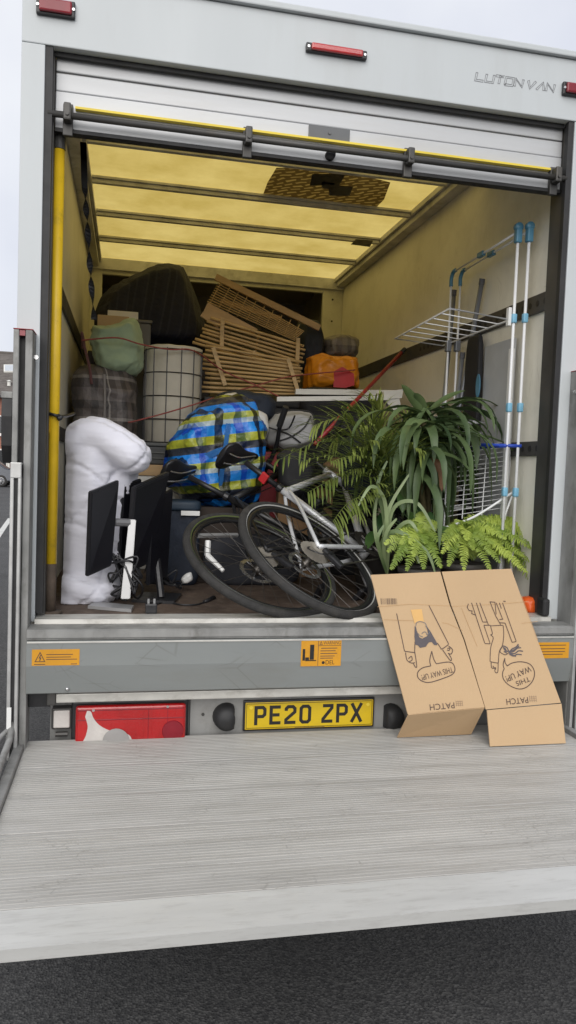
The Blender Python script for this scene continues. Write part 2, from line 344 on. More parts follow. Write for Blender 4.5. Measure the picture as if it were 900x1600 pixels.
palm_green = leafmat('palm_leaf', (.075, .12, .025), (.27, .33, .08), .45)
fern_green = leafmat('fern_leaf', (.12, .21, .025), (.45, .55, .1), .5)
pothos_green = leafmat('broad_leaf', (.025, .075, .025), (.1, .19, .05), .32)
pale_stripe = leafmat('spider_leaf', (.1, .17, .06), (.32, .4, .2), .42)
blue_plaid = plaid('blue_yellow_plaid', [(0, (1, 1, 1)), (.22, (.1, .1, .12)), (.46, (.9, .95, 1)), (.66, (1, 1.0, 1)), (.74, (.2, .3, .7)), (.9, (.6, .7, .9))],
                   [(0, (.012, .2, .62)), (.2, (.03, .035, .05)), (.36, (.36, .37, .03)), (.54, (.012, .22, .65)), (.76, (.42, .5, .52)), (.86, (.4, .42, .07))], 5.2, 4.4, 1.0, .35, rot=(0, .15, 0), blend='MULTIPLY')
brown_plaid = plaid('brown_plaid', [(0, (0.145, 0.119, 0.111)), (.16, (0.051, 0.043, 0.041)), (.3, (0.153, 0.128, 0.119)), (.44, (0.043, 0.034, 0.034)), (.52, (0.425, 0.391, 0.357)), (.56, (0.068, 0.054, 0.051)), (.72, (0.170, 0.145, 0.136)), (.85, (0.051, 0.043, 0.041))],
                    [(0, (0.170, 0.145, 0.136)), (.3, (0.060, 0.048, 0.044)), (.52, (0.374, 0.340, 0.306)), (.6, (0.102, 0.085, 0.076)), (.8, (0.034, 0.029, 0.027))], 4.2, 4.5, .5, .5)
grey_plaid = plaid('grey_plaid', [(0, (.2, .18, .15)), (.3, (.06, .05, .045)), (.5, (.25, .23, .2)), (.7, (.1, .085, .075))], [(0, (.2, .18, .16)), (.35, (.08, .07, .06)), (.7, (.24, .22, .19))], 8, 8, .5, .5)

stripe_cloth = plaid('navy_striped_cloth', [(0, (.013, .015, .035)), (.22, (.03, .032, .05)), (.32, (.01, .011, .024)), (.6, (.024, .026, .045)), (.7, (.012, .013, .03))], [(0, (.014, .016, .034)), (.5, (.019, .02, .04))], 9, 2, .3, .8, rot=(0, -.12, 0), bump=.4)
# translucent yellow GRP roof sheet
roof_grp = bpy.data.materials.new('translucent_roof'); roof_grp.use_nodes = True; t = roof_grp.node_tree; lk = t.links.new
p = t.nodes['Principled BSDF']; p.inputs['Roughness'].default_value = .5
co = nn(t, 'ShaderNodeTexCoord'); n1 = nn(t, 'ShaderNodeTexNoise'); n1.inputs['Scale'].default_value = 2.6; n1.inputs['Detail'].default_value = 7; n1.inputs['Roughness'].default_value = .62; lk(co.outputs['Object'], n1.inputs['Vector'])
r = nn(t, 'ShaderNodeValToRGB'); r.color_ramp.elements[0].position = .3; r.color_ramp.elements[0].color = (.55, .395, .09, 1); r.color_ramp.elements[1].position = .65; r.color_ramp.elements[1].color = (.75, .575, .18, 1); lk(n1.outputs['Fac'], r.inputs[0])
tr = nn(t, 'ShaderNodeBsdfTranslucent'); ms = nn(t, 'ShaderNodeMixShader'); ms.inputs[0].default_value = .72
lk(r.outputs[0], p.inputs['Base Color']); lk(r.outputs[0], tr.inputs[0]); lk(p.outputs[0], ms.inputs[1]); lk(tr.outputs[0], ms.inputs[2]); lk(ms.outputs[0], t.nodes['Material Output'].inputs[0])
# worn brown patch on the roof sheet: pale glue net over brown
patch_mat = bpy.data.materials.new('roof_patch'); patch_mat.use_nodes = True; t = patch_mat.node_tree; lk = t.links.new
p = t.nodes['Principled BSDF']; p.inputs['Roughness'].default_value = .7
co = nn(t, 'ShaderNodeTexCoord'); mp = nn(t, 'ShaderNodeMapping'); mp.inputs['Rotation'].default_value = (0, 0, .65); lk(co.outputs['Object'], mp.inputs[0])
n0 = nn(t, 'ShaderNodeTexNoise'); n0.inputs['Scale'].default_value = 5; va = nn(t, 'ShaderNodeVectorMath', operation='MULTIPLY_ADD'); lk(n0.outputs['Color'], va.inputs[0]); va.inputs[1].default_value = (.07, .07, .07); lk(mp.outputs[0], va.inputs[2])
bk = nn(t, 'ShaderNodeTexBrick'); bk.inputs['Scale'].default_value = 6; bk.inputs['Mortar Size'].default_value = .09; bk.inputs['Mortar Smooth'].default_value = .3; lk(va.outputs[0], bk.inputs['Vector'])
bk.inputs['Color1'].default_value = (.44, .37, .23, 1); bk.inputs['Color2'].default_value = (.36, .3, .18, 1); bk.inputs['Mortar'].default_value = (.12, .09, .055, 1)
tr = nn(t, 'ShaderNodeBsdfTranslucent'); ms = nn(t, 'ShaderNodeMixShader'); ms.inputs[0].default_value = .6
lk(bk.outputs['Color'], p.inputs['Base Color']); lk(bk.outputs['Color'], tr.inputs[0]); lk(p.outputs[0], ms.inputs[1]); lk(tr.outputs[0], ms.inputs[2]); lk(ms.outputs[0], t.nodes['Material Output'].inputs[0])
# asphalt
asphalt = bpy.data.materials.new('asphalt'); asphalt.use_nodes = True; t = asphalt.node_tree; lk = t.links.new
p = t.nodes['Principled BSDF']; p.inputs['Roughness'].default_value = .85
co = nn(t, 'ShaderNodeTexCoord'); vo = nn(t, 'ShaderNodeTexVoronoi'); vo.inputs['Scale'].default_value = 130; lk(co.outputs['Object'], vo.inputs['Vector'])
n1 = nn(t, 'ShaderNodeTexNoise'); n1.inputs['Scale'].default_value = 1.1; n1.inputs['Detail'].default_value = 8; lk(co.outputs['Object'], n1.inputs['Vector'])
r = nn(t, 'ShaderNodeValToRGB'); r.color_ramp.elements[0].color = (.03, .03, .031, 1); r.color_ramp.elements[0].position = .1; r.color_ramp.elements[1].color = (.09, .089, .087, 1); r.color_ramp.elements[1].position = .95
sv = nn(t, 'ShaderNodeSeparateColor'); lk(vo.outputs['Color'], sv.inputs[0]); lk(sv.outputs[0], r.inputs[0])
mr = nn(t, 'ShaderNodeMapRange'); mr.inputs[1].default_value = .3; mr.inputs[2].default_value = .7; mr.inputs[3].default_value = .75; mr.inputs[4].default_value = 1.2; lk(n1.outputs['Fac'], mr.inputs[0])
vm = nn(t, 'ShaderNodeVectorMath', operation='SCALE'); lk(r.outputs[0], vm.inputs[0]); lk(mr.outputs[0], vm.inputs['Scale']); lk(vm.outputs[0], p.inputs['Base Color'])
b = nn(t, 'ShaderNodeBump'); b.inputs['Strength'].default_value = .6; b.inputs['Distance'].default_value = .006; lk(vo.outputs['Distance'], b.inputs['Height']); lk(b.outputs[0], p.inputs['Normal'])
# brick
brick_mat = bpy.data.materials.new('far_brick'); brick_mat.use_nodes = True; t = brick_mat.node_tree; lk = t.links.new
p = t.nodes['Principled BSDF']; p.inputs['Roughness'].default_value = .85
co = nn(t, 'ShaderNodeTexCoord'); mp = nn(t, 'ShaderNodeMapping'); mp.inputs['Rotation'].default_value = (rad(90), 0, 0); lk(co.outputs['Object'], mp.inputs[0]); bk = nn(t, 'ShaderNodeTexBrick'); lk(mp.outputs[0], bk.inputs[0])
bk.inputs['Scale'].default_value = 1; bk.inputs['Brick Width'].default_value = .225; bk.inputs['Row Height'].default_value = .075; bk.inputs['Mortar Size'].default_value = .008
bk.inputs['Color1'].default_value = (.33, .12, .065, 1); bk.inputs['Color2'].default_value = (.25, .085, .05, 1); bk.inputs['Mortar'].default_value = (.3, .24, .2, 1); lk(bk.outputs[0], p.inputs['Base Color'])
tile_mat = mat('roof_tile', (.13, .115, .105), .85, var=.25, scale=3, dirt=.3, dscale=1)
car_paint = mat('car_paint_grey', (.06, .065, .075), .22, .5, var=.05)
glass_dark = mat('dark_glass', (.02, .022, .025), .08, var=.1)
glass_sky = mat('skylight_glass', (.45, .48, .52), .08, var=.05)

# ================================================================== SETTING
bm = B(); bmesh.ops.create_grid(bm, x_segments=2, y_segments=2, size=450)
obj('road', bm, asphalt, kind='structure')
bm = B(); a = AZ(-6, 842, 0); b_ = AZ(16, 810, 0); d = (b_-a).normalized(); s = V((d.y, -d.x, 0))*.055; a = a-d*.6; up = V((0, 0, .004))
bm.faces.new([bm.verts.new(q+up) for q in (a-s, a+s, b_+s, b_-s)]); bmesh.ops.recalc_face_normals(bm, faces=bm.faces)
obj('road_marking', bm, mat('road_paint', (.6, .6, .57), .7, var=.1, dirt=.3), kind='structure')
# pavement with a kerb in front of the house
bm = B(); box(bm, (-40, 44, 0), (20, 47.5, .12)); obj('pavement', bm, mat('pavement_slab', (.25, .24, .225), .85, var=.1, scale=2), kind='structure')

# brick house far behind, left
HX0, HX1, HY = -14.5, -5.2, 48.0
h = thing('brick_house', 'orange brick terraced house with a grey tiled roof beyond the road', 'house', ((HX0+HX1)/2, HY+4, 0))
EZ = AY(10, 617, HY).z; RZ_ = AY(0, 552, HY+4).z
bm = B(); box(bm, (HX0, HY, .0), (HX1, HY+8, EZ))
for xg in (HX0, HX1): pass
prism(bm, [(HX0+.01, HY, EZ+.002), (HX0+.01, HY+8, EZ+.002), (HX0+.01, HY+4, RZ_-.15)], (HX1-HX0-.02, 0, 0)); obj('wall', bm, brick_mat, h)
bm = B(); ncourse = 26
for side in (-1, 1):
    for i in range(ncourse):   # stepped tile courses
        t0, t1 = i/ncourse, (i+1)/ncourse
        y0 = HY+4+side*(4.35)*(1-t0); y1 = HY+4+side*4.35*(1-t1); z0 = EZ-.12+(RZ_-EZ+.12)*t0; z1 = EZ-.12+(RZ_-EZ+.12)*t1
        prism(bm, [(HX0-.25, y0, z0+.02), (HX0-.25, y0, z0+.065), (HX0-.25, y1, z1+.03), (HX0-.25, y1, z1-.0)], (HX1-HX0+.5, 0, 0))
rf = obj('roof', bm, tile_mat, h)
bm = B(); tube(bm, [(HX0-.25, HY+4, RZ_+.05), (HX1+.25, HY+4, RZ_+.05)], .1, 8); obj('ridge_tile', bm, tile_mat, rf)
def on_roof(u, v, off=.06):
    n = V((0, -(RZ_-EZ+.12), 4.35)).normalized(); return AP(u, v, V((0, HY-.35, EZ-.12))+n*off, n)
A0, A1, A2, A3 = on_roof(6, 583), on_roof(24, 583), on_roof(24, 572), on_roof(6, 572)
bm = B(); n = (A1-A0).cross(A3-A0).normalized(); prism(bm, [A0, A1, A2, A3], n*.12); sk = obj('skylight', bm, board_white, rf)
bm = B(); c = (A0+A1+A2+A3)/4; prism(bm, [c+(q-c)*.8 for q in (A0, A1, A2, A3)], n*.135); obj('pane', bm, glass_sky, sk)
q = on_roof(14, 602); bm = B(); tube(bm, [q-V((0, 0, .05)), q+V((0, 0, .25))], .11, 10); tube(bm, [q+V((0, 0, .25)), q+V((0, 0, .33))], [.19, .03], 10); obj('roof_vent', bm, board_white, rf)
bm = B(); box(bm, (HX0-.2, HY-.47, EZ-.2), (HX1+.2, HY-.36, EZ-.08)); obj('gutter', bm, black_plastic, h)
for (xa, za, ww, hh) in ((-9.6, 3.0, 1.2, 1.2), (-12.2, 3.0, 1.2, 1.2), (-9.6, .9, 1.5, 1.2), (-12.6, .9, 1.5, 1.2)):
    bm = B(); box(bm, (xa, HY-.05, za), (xa+ww, HY+.05, za+hh)); wf = obj('window', bm, board_white, h)
    bm = B(); box(bm, (xa+.08, HY-.062, za+.08), (xa+ww/2-.03, HY-.052, za+hh-.08)); obj('pane', bm, glass_dark, wf)
    bm = B(); box(bm, (xa+ww/2+.03, HY-.062, za+.08), (xa+ww-.08, HY-.052, za+hh-.08)); obj('pane', bm, glass_dark, wf)
    bm = B(); box(bm, (xa-.1, HY-.16, za-.1), (xa+ww+.1, HY-.02, za-.003)); obj('sill', bm, board_white, wf)
# porch: white canopy on posts
cz = AY(6, 704, HY-1).z; px0 = AY(6, 704, HY-1).x; px1 = AY(21, 704, HY-1).x+.6
bm = B(); prism(bm, [(px0, HY-1.1, cz), (px0, HY-.06, cz), (px0, HY-.06, cz+.35), (px0, HY-1.1, cz+.1)], (px1-px0, 0, 0)); pc = obj('porch_canopy', bm, board_white, h)
for xx in (px0+.3, px1-.2):
    bm = B(); tube(bm, [(xx, HY-1, .0), (xx, HY-1, cz-.002)], .07, 8); obj('porch_post', bm, board_white, pc)
bm = B(); box(bm, (px0+.5, HY-.05, .0), (px1-.5, HY-.003, 2.0)); dr = obj('door', bm, label_white, h)
bm = B(); box(bm, (px0+.55, HY-.075, 1.0), (px0+.68, HY-.052, 1.05)); obj('handle', bm, chrome, dr)

# parked car, seen side-on in front of the house
cw = AZ(1, 761, 0); CY = cw.y
car = thing('parked_car', 'dark grey hatchback parked across the road in front of the house', 'car', (cw.x-1.2, CY+.9, 0))
def car_section(y, sc): return y
bm = B(); x0 = cw.x-3.35; x1 = cw.x+.78
prof = [(x0, .35), (x0-.05, .6), (x0+.05, .82), (x0+.95, .95), (x0+1.65, 1.42), (x0+2.9, 1.45), (x0+3.55, 1.0), (x1-.12, .93), (x1, .75), (x1+.02, .45), (x1-.08, .3), (x0+.1, .25)]
rings = []
for yy, inset in ((0, .06), (.08, .0), (.9, .0), (1.62, 0), (1.7, .06)):
    rings.append([bm.verts.new((x, CY+yy+(.12*max(0, (z-.95)/.5)*(1 if yy < .9 else -1 if yy > .9 else 0)), z-(inset if z > .9 else -inset))) for x, z in prof])
for a, b_ in zip(rings, rings[1:]):
    for j in range(len(prof)): bm.faces.new((a[j], a[(j+1) % len(prof)], b_[(j+1) % len(prof)], b_[j]))
bm.faces.new(rings[0]); bm.faces.new(rings[-1][::-1]); bmesh.ops.recalc_face_normals(bm, faces=bm.faces); obj('body', bm, car_paint, car, sharp=.6)
for wx in (cw.x, cw.x-2.6):
    for wy in (CY-.012, CY+1.5):
        M = T(wx, wy, .325) @ RX(rad(90)); bm = B(); lathe(bm, [(.19, -.2), (.3, -.2), (.325, -.17), (.325, -.03), (.3, 0), (.19, 0)], M, 28); wh = obj('wheel', bm, tyre, car, smooth=True)
        bm = B(); lathe(bm, [(.2, -.06), (.2, -.01), (.17, -.0), (.16, -.02)], M, 28); lathe(bm, [(.045, -.03), (.045, .004), (.0, .005)], M, 12)
        for k in range(7):
            an = 2*math.pi*k/7; tube(bm, [M @ V((.04*math.cos(an), .04*math.sin(an), -.008)), M @ V((.17*math.cos(an), .17*math.sin(an), -.008))], .016, 5)
        obj('rim', bm, silver_plastic, wh)
for (xa, xb) in ((x0+1.25, x0+2.2), (x0+2.25, x0+3.2)):
    bm = B(); f = lambda x, z: V((x, CY-.006+.12*max(0, (z-.95)/.5)+.0, z))
    pl = [f(xa, .98), f(xb, .98), f(min(xb, x0+2.85), 1.34), f(max(xa, x0+1.68), 1.34)]; prism(bm, pl, (0, -.006, 0)); obj('side_window', bm, glass_dark, car)
bm = B(); bbox(bm, (x1-.16, CY+.02, .62), (x1+.03, CY+.3, .76), .02); obj('headlight', bm, clear_lens, car)
bm = B(); bbox(bm, (x1-.16, CY+1.4, .62), (x1+.03, CY+1.68, .76), .02); obj('headlight', bm, clear_lens, car)

# ================================================================== VAN
XL, XR, ZT = -1.0385, 1.0034, 2.954
OL, OR_ = -1.117, 1.100
FZ = .94
van = thing('luton_van', 'white box van with rear shutter rolled up and tail lift platform lowered', 'van', (0, 1.8, 0))
bm = B(); bbox(bm, (OL, 0, .93), (XL, .08, ZT-.0015), .003); bbox(bm, (XR, 0, .93), (OR_, .08, ZT-.0015), .003); bbox(bm, (OL, 0, ZT), (OR_, .08, 3.19), .004); rear = obj('rear_frame', bm, white_paint, van)
bm = B(); bbox(bm, (OL-.01, -.018, 3.192), (OR_+.01, .1, 3.216), .005); bbox(bm, (OL-.01, .102, 3.125), (OL+.05, 3.7, 3.214), .005); bbox(bm, (OR_-.05, .102, 3.125), (OR_+.01, 3.7, 3.214), .005); obj('roof_cap', bm, white_paint, van)
bm = B(); box(bm, (OL+.002, .082, .8), (-1.05, 3.6, 3.12)); obj('side_panel', bm, van_panel, van)
bm = B(); box(bm, (1.02, .082, .8), (OR_-.002, 3.6, 3.12)); obj('side_panel', bm, van_panel, van)
bm = B(); bm.faces.new([bm.verts.new(q) for q in ((-1.1, .1, 3.123), (1.09, .1, 3.123), (1.09, 3.6, 3.123), (-1.1, 3.6, 3.123))]); roof = obj('roof_sheet', bm, roof_grp, van)
# outer lights on the rear frame
def marker(u0, v0, u1, v1, hgt, lens, split=False):
    a = AY(u0, v0, 0); b_ = AY(u1, v1, 0); zc = (a.z+b_.z)/2
    bm = B(); bbox(bm, (a.x, -.016, zc-hgt/2), (b_.x, -.0005, zc+hgt/2), .005); m_ = obj('marker_light', bm, black_plastic, van)
    wd = b_.x-a.x; bm = B(); bbox(bm, (a.x+.08*wd, -.028, zc-hgt*.38), (b_.x-.08*wd, -.014, zc+hgt*.38), .006); obj('lens', bm, lens, m_)
    for xx in (a.x+.04*wd, b_.x-.04*wd):
        bm = B(); tube(bm, [(xx, -.0155, zc), (xx, -.0195, zc)], .005, 8); obj('screw', bm, chrome, m_)
marker(57, 12, 118, 18, .056, dark_lens); marker(477, 77, 572, 88, .032, red_lens); marker(877, 140, 925, 146, .05, dark_lens)
# LUTON VAN outlined lettering
tp0 = AY(743, 121, 0); tw = (AY(870, 139, 0)-tp0).x
def lut(x, y, h_): return V((tp0.x+x, -.0012, tp0.z-.01+y))
LW, LH, G = .03, .03, .0085
glyph = {'L': [(0, 1), (0, 0), (1, 0)], 'U': [(0, 1), (0, 0), (1, 0), (1, 1)], 'T': [(-.05, 1), (1.05, 1), (.5, 1), (.5, 0)], 'O': [(0, 0), (1, 0), (1, 1), (0, 1), (0, 0)], 'N': [(0, 0), (0, 1), (1, 0), (1, 1)], 'V': [(0, 1), (.4, 0), (1, 1)], 'A': [(0, 0), (.7, 1), (1, 0)]}
bm = B(); xx = 0; sc = tw/(8.6*LW)
for ch in 'LUTON VAN':
    if ch == ' ': xx += .3*LW; continue
    P = [((xx+a*.78*LW)*sc, b_*LH*.95+(.12*LW if False else 0)) for a, b_ in glyph[ch]]
    Q = [V(q_) for q_ in P]; L_, R_ = [], []
    for i in range(len(Q)):
        d1 = (Q[i]-Q[i-1]).normalized() if i else (Q[1]-Q[0]).normalized(); d2 = (Q[i+1]-Q[i]).normalized() if i < len(Q)-1 else d1
        m_ = V((-d1.y-d2.y, d1.x+d2.x)); m_ = m_.normalized() if m_.length > .1 else V((-d1.y, d1.x)); L_.append(Q[i]+m_*.0042); R_.append(Q[i]-m_*.0042)
    stroke(bm, L_+R_[::-1], .0016, lambda x, y, h_: lut(x+y*.18, y, h_), closed=True); xx += LW*1.02
obj('lettering', bm, grey_print, rear, label='outlined LUTON VAN lettering')
# seals
bm = B(); box(bm, (XL+.0005, .006, FZ+.02), (XL+.026, .03, ZT-.001)); obj('door_seal', bm, black_rubber, van)
bm = B(); box(bm, (XR-.024, .006, FZ+.03), (XR-.0005, .03, ZT-.001)); obj('door_seal', bm, black_rubber, van)
bm = B(); box(bm, (XL+.027, .035, ZT-.016), (XR-.025, .05, ZT-.0005)); obj('door_seal', bm, black_rubber, van)
bm = B(); bbox(bm, (XL+.002, .04, FZ+.005), (XL+.03, .13, 2.95), .003); obj('door_track', bm, dark_steel, van)
bm = B(); bbox(bm, (XR-.016, .04, FZ+.005), (XR-.001, .13, 2.95), .003); obj('door_track', bm, dark_steel, van)
# roller shutter
zb = 2.70
sh = obj('roller_shutter', (lambda b: (bbox(b, (XL+.032, .056, zb), (XR-.018, .08, zb+.128), .003), b)[1])(B()), shutter_paint, van, label='pale roller shutter pushed up under the roof')
z = zb+.13
for i in range(3):
    bm = B(); bbox(bm, (XL+.032, .058, z), (XR-.018, .078, z+.0625), .004); obj('slat', bm, shutter_paint, sh); z += .0675
pts = [(zb+.34, .066)]
bm = B(); bbox(bm, (XL+.05, .09, z-.02), (XR-.03, .8, z+.0), .004); obj('curtain', bm, shutter_paint, sh)
bm = B(); box(bm, (XL+.032, .05, zb-.014), (XR-.018, .09, zb-.001)); obj('bottom_seal', bm, black_rubber, sh)
def dz(u, v): return AY(u, v, .056)
a = dz(118, 178); e = dz(856, 270); bm = B(); box(bm, (a.x, .034, zb+.066), (e.x, .0555, zb+.074)); obj('grip_ledge', bm, yellow_seal, sh)
bm = B(); zr = AY(480, 228, .015).z; tube(bm, [(AY(75, 178, .015).x, .015, zr), (AY(885, 272, .015).x, .015, zr)], .0115, 12); obj('lock_rod', bm, dark_steel, sh, smooth=True)
for u in (105, 387, 640, 870):
    x = AY(u, 228, .03).x; bm = B(); bbox(bm, (x-.017, .036, zr-.06), (x+.017, .0558, zr+.05), .003); bbox(bm, (x-.013, -.002, zr-.02), (x+.013, .037, zr+.04), .006); tube(bm, [(x, -.0015, zr), (x, -.007, zr)], .007, 8); obj('rod_bracket', bm, dark_steel, sh)
a = dz(482, 205); b_ = dz(546, 213); zm = (a.z+b_.z)/2; bm = B(); bbox(bm, (a.x, .049, zm-.026), (b_.x, .0575, zm+.024), .003); tube(bm, [((a.x+b_.x)/2, .0492, zm), ((a.x+b_.x)/2, .045, zm)], .006, 10); obj('handle_plate', bm, mat('shutter_grey', (.11, .115, .12), .5), sh)
q = dz(515, 244); bm = B(); tube(bm, [(q.x, .056, q.z), (q.x, .035, q.z)], .019, 18); obj('lock_knob', bm, black_rubber, sh, sharp=.6)
# ceiling: rails and bows
bm = B(); bbox(bm, (.95, .3, 3.05), (1.0185, 3.42, 3.115), .004); bbox(bm, (.93, .3, 3.085), (.949, 3.42, 3.117), .003); obj('ceiling_rail', bm, alu_bow, van)
bm = B(); bbox(bm, (-1.0485, .3, 3.05), (-.98, 3.42, 3.115), .004); bbox(bm, (-.979, .3, 3.085), (-.96, 3.42, 3.117), .003); obj('ceiling_rail', bm, alu_bow, van)
for y in (.52, 1.12, 1.67, 2.25, 2.82):
    bm = B(); bbox(bm, (-.958, y-.015, 3.078), (.928, y+.015, 3.1), .003); bbox(bm, (-.958, y-.026, 3.1015), (.928, y+.026, 3.115), .002); obj('roof_bow', bm, alu_bow, van)
bm = B(); bbox(bm, (-1.048, 3.4205, 3.03), (1.018, 3.45, 3.118), .004); obj('roof_bow', bm, alu_bow, van)
# patch of brown scuffed repair and black tape on the roof sheet
bm = B(); pp = [AZ(u, v, 3.121) for u, v in ((432, 262), (520, 262), (610, 285), (600, 312), (580, 332), (500, 322), (408, 312), (418, 285))]
bm.faces.new([bm.verts.new(q) for q in pp]); obj('roof_patch', bm, patch_mat, roof)
for P in (((488, 272), (540, 272), (530, 290), (484, 290)), ((512, 288), (552, 292), (546, 306), (515, 306)), ((503, 284), (522, 286), (520, 296), (503, 294))):
    bm = B(); prism(bm, [AZ(u, v, 3.1195) for u, v in P], (0, 0, .0008)); obj('tape', bm, black_plastic, roof)
bm = B(); prism(bm, [AZ(u, v, 3.0735) for u, v in ((556, 374), (583, 376), (578, 386), (548, 382))], (0, 0, .001)); obj('tape', bm, black_plastic, roof)
# bulkhead with dark overcab opening
HXa, HXb, HZa, HZb = -.954, .846, 1.6, 3.0
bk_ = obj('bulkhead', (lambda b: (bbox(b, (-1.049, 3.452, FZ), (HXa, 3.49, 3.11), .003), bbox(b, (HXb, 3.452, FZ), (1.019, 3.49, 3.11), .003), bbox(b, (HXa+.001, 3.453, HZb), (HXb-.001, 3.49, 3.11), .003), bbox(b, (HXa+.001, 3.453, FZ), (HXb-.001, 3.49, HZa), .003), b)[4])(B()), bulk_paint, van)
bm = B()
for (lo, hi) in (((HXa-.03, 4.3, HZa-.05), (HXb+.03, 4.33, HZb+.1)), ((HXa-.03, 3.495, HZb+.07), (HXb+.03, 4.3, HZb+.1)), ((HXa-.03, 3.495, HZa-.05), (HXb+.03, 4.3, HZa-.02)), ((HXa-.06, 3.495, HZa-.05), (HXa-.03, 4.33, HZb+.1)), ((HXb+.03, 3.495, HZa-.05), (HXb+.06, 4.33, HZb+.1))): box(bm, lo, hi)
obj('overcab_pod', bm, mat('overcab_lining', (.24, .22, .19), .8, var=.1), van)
for k in range(9):
    x = -1.0+k*.245; bm = B(); tube(bm, [(x, 3.4525, 3.045), (x, 3.446, 3.045)], .008, 8); obj('rivet', bm, dark_steel, bk_)
for k in range(5):
    bm = B(); tube(bm, [(.93, 3.4525, 2.95-k*.18), (.93, 3.446, 2.95-k*.18)], .008, 8); obj('rivet', bm, dark_steel, bk_)
# lashing rails on side walls
for (z0, z1) in ((2.235, 2.315), (1.612, 1.676)):
    bm = B(); bbox(bm, (1.006, .1, z0), (1.0195, 3.44, z1), .003); lr = obj('lashing_rail', bm, dark_steel, van)
    n_ = 0; y = .16
    while y < 1.6:
        bm = B(); tube(bm, [(1.0075, y, (z0+z1)/2), (1.0045, y, (z0+z1)/2)], .0135, 10); obj('slot', bm, black_print, lr); y += .062
    bm = B(); bbox(bm, (-1.0495, .1, z0), (-1.036, 3.44, z1), .003); obj('lashing_rail', bm, dark_steel, van)
# joints between the wall boards (thin proud trims)
for y in (1.2, 2.4):
    bm = B(); bbox(bm, (1.0135, y-.012, FZ+.01), (1.0196, y+.012, 1.6), .002); obj('joint_strip', bm, van_panel, van)
# floor
bm = B(); box(bm, (-1.049, .062, .885), (1.019, 3.45, FZ)); obj('cargo_floor', bm, ply, van)
# yellow grab pole at the left jamb
PX, PY_ = -.995, .1
bm = B(); tube(bm, [(PX, PY_, 1.13), (PX, PY_, 2.64)], .0205, 16); gp = obj('grab_pole', bm, yellow_paint, van, smooth=True)
bm = B(); tube(bm, [(PX, PY_, FZ), (PX, PY_, 1.1295)], .0205, 16); tube(bm, [(PX, PY_, FZ+.0005), (PX, PY_, FZ+.012)], .045, 16); obj('pole_foot', bm, rust, gp, smooth=True)
bm = B(); tube(bm, [(PX, PY_, 2.641), (PX, PY_, 2.70)], .023, 12); obj('pole_cap', bm, dark_steel, gp)
a = AY(77, 663, .1); bm = B(); bbox(bm, (XL+.031, PY_-.02, a.z-.03), (PX-.019, PY_+.02, a.z+.03), .003); obj('pole_bracket', bm, yellow_paint, gp)
bm = B(); bbox(bm, (XL+.031, PY_-.022, a.z-.055), (PX-.019, PY_+.02, a.z-.0315), .003); obj('pole_bracket', bm, black_plastic, gp)
# black webbing pull strap hanging from the shutter
sp = [AY(u, v, y) for u, v, y in ((130, 222, .3), (131, 250, .3), (132, 285, .3), (134, 320, .31), (137, 360, .32), (140, 410, .33), (143, 450, .34), (147, 500, .36))]
pts = spline(sp, 8); bm = B(); vs = []
for i, q in enumerate(pts):
    tw_ = 0 if i < 18 else (i-18)*.42
    d_ = V((math.cos(tw_), math.sin(tw_), 0))*.012; vs.append((bm.verts.new(q-d_), bm.verts.new(q+d_)))
for a, b_ in zip(vs, vs[1:]): bm.faces.new((a[0], a[1], b_[1], b_[0]))
bmesh.ops.solidify(bm, geom=bm.faces[:], thickness=.003); obj('pull_strap', bm, black_rubber, van)
# sill and tail-lift beam: extruded profiles
def extr(prof, x0, x1, m, name, parent=van):
    bm = B(); prism(bm, [(x0, y, z) for y, z in prof], (x1-x0, 0, 0)); return obj(name, bm, m, parent)
extr([(.0615, .9), (.0615, .946), (-.035, .946), (-.04, .9)], -1.035, 1.0, sill_alu, 'sill')
bx0, bx1 = -1.05, 1.05
extr([(-.0405, .90), (-.0405, .93), (-.118, .927), (-.128, .921), (-.128, .899), (-.118, .896), (-.118, .89), (-.0405, .889)], bx0, bx1, alu_dirty, 'lift_beam_cap')
beam = extr([(-.03, .888), (-.122, .888), (-.13, .882), (-.13, .80), (-.112, .70), (-.10, .694), (-.03, .694)], bx0, bx1, beam_paint, 'lift_beam')
bm = B(); bbox(bm, (bx0+.002, -.1335, .8815), (bx1-.002, -.1302, .8875), .001); obj('trim_line', bm, sill_alu, beam)
bm = B(); bbox(bm, (AY(88, 1090, -.06).x, -.075, .652), (1.0, -.02, .684), .004); ub = obj('underrun_bar', bm, sill_alu, van)
bm = B(); bbox(bm, (AY(74, 1090, -.06).x, -.08, .645), (AY(88, 1090, -.06).x-.001, -.018, .69), .004); obj('end_cap', bm, dark_steel, ub)
for u in (105,):
    q = AY(u, 1081, -.113); bm = B(); bmesh.ops.create_uvsphere(bm, u_segments=10, v_segments=6, radius=.007, matrix=T(q.x, -.118, .715)); obj('bolt', bm, chrome, beam, smooth=True)
bm = B(); bbox(bm, (AY(46, 1100, -.02).x, -.06, .635), (AY(80, 1100, -.02).x, -.0, .693), .003); obj('beam_bracket', bm, black_plastic, van)
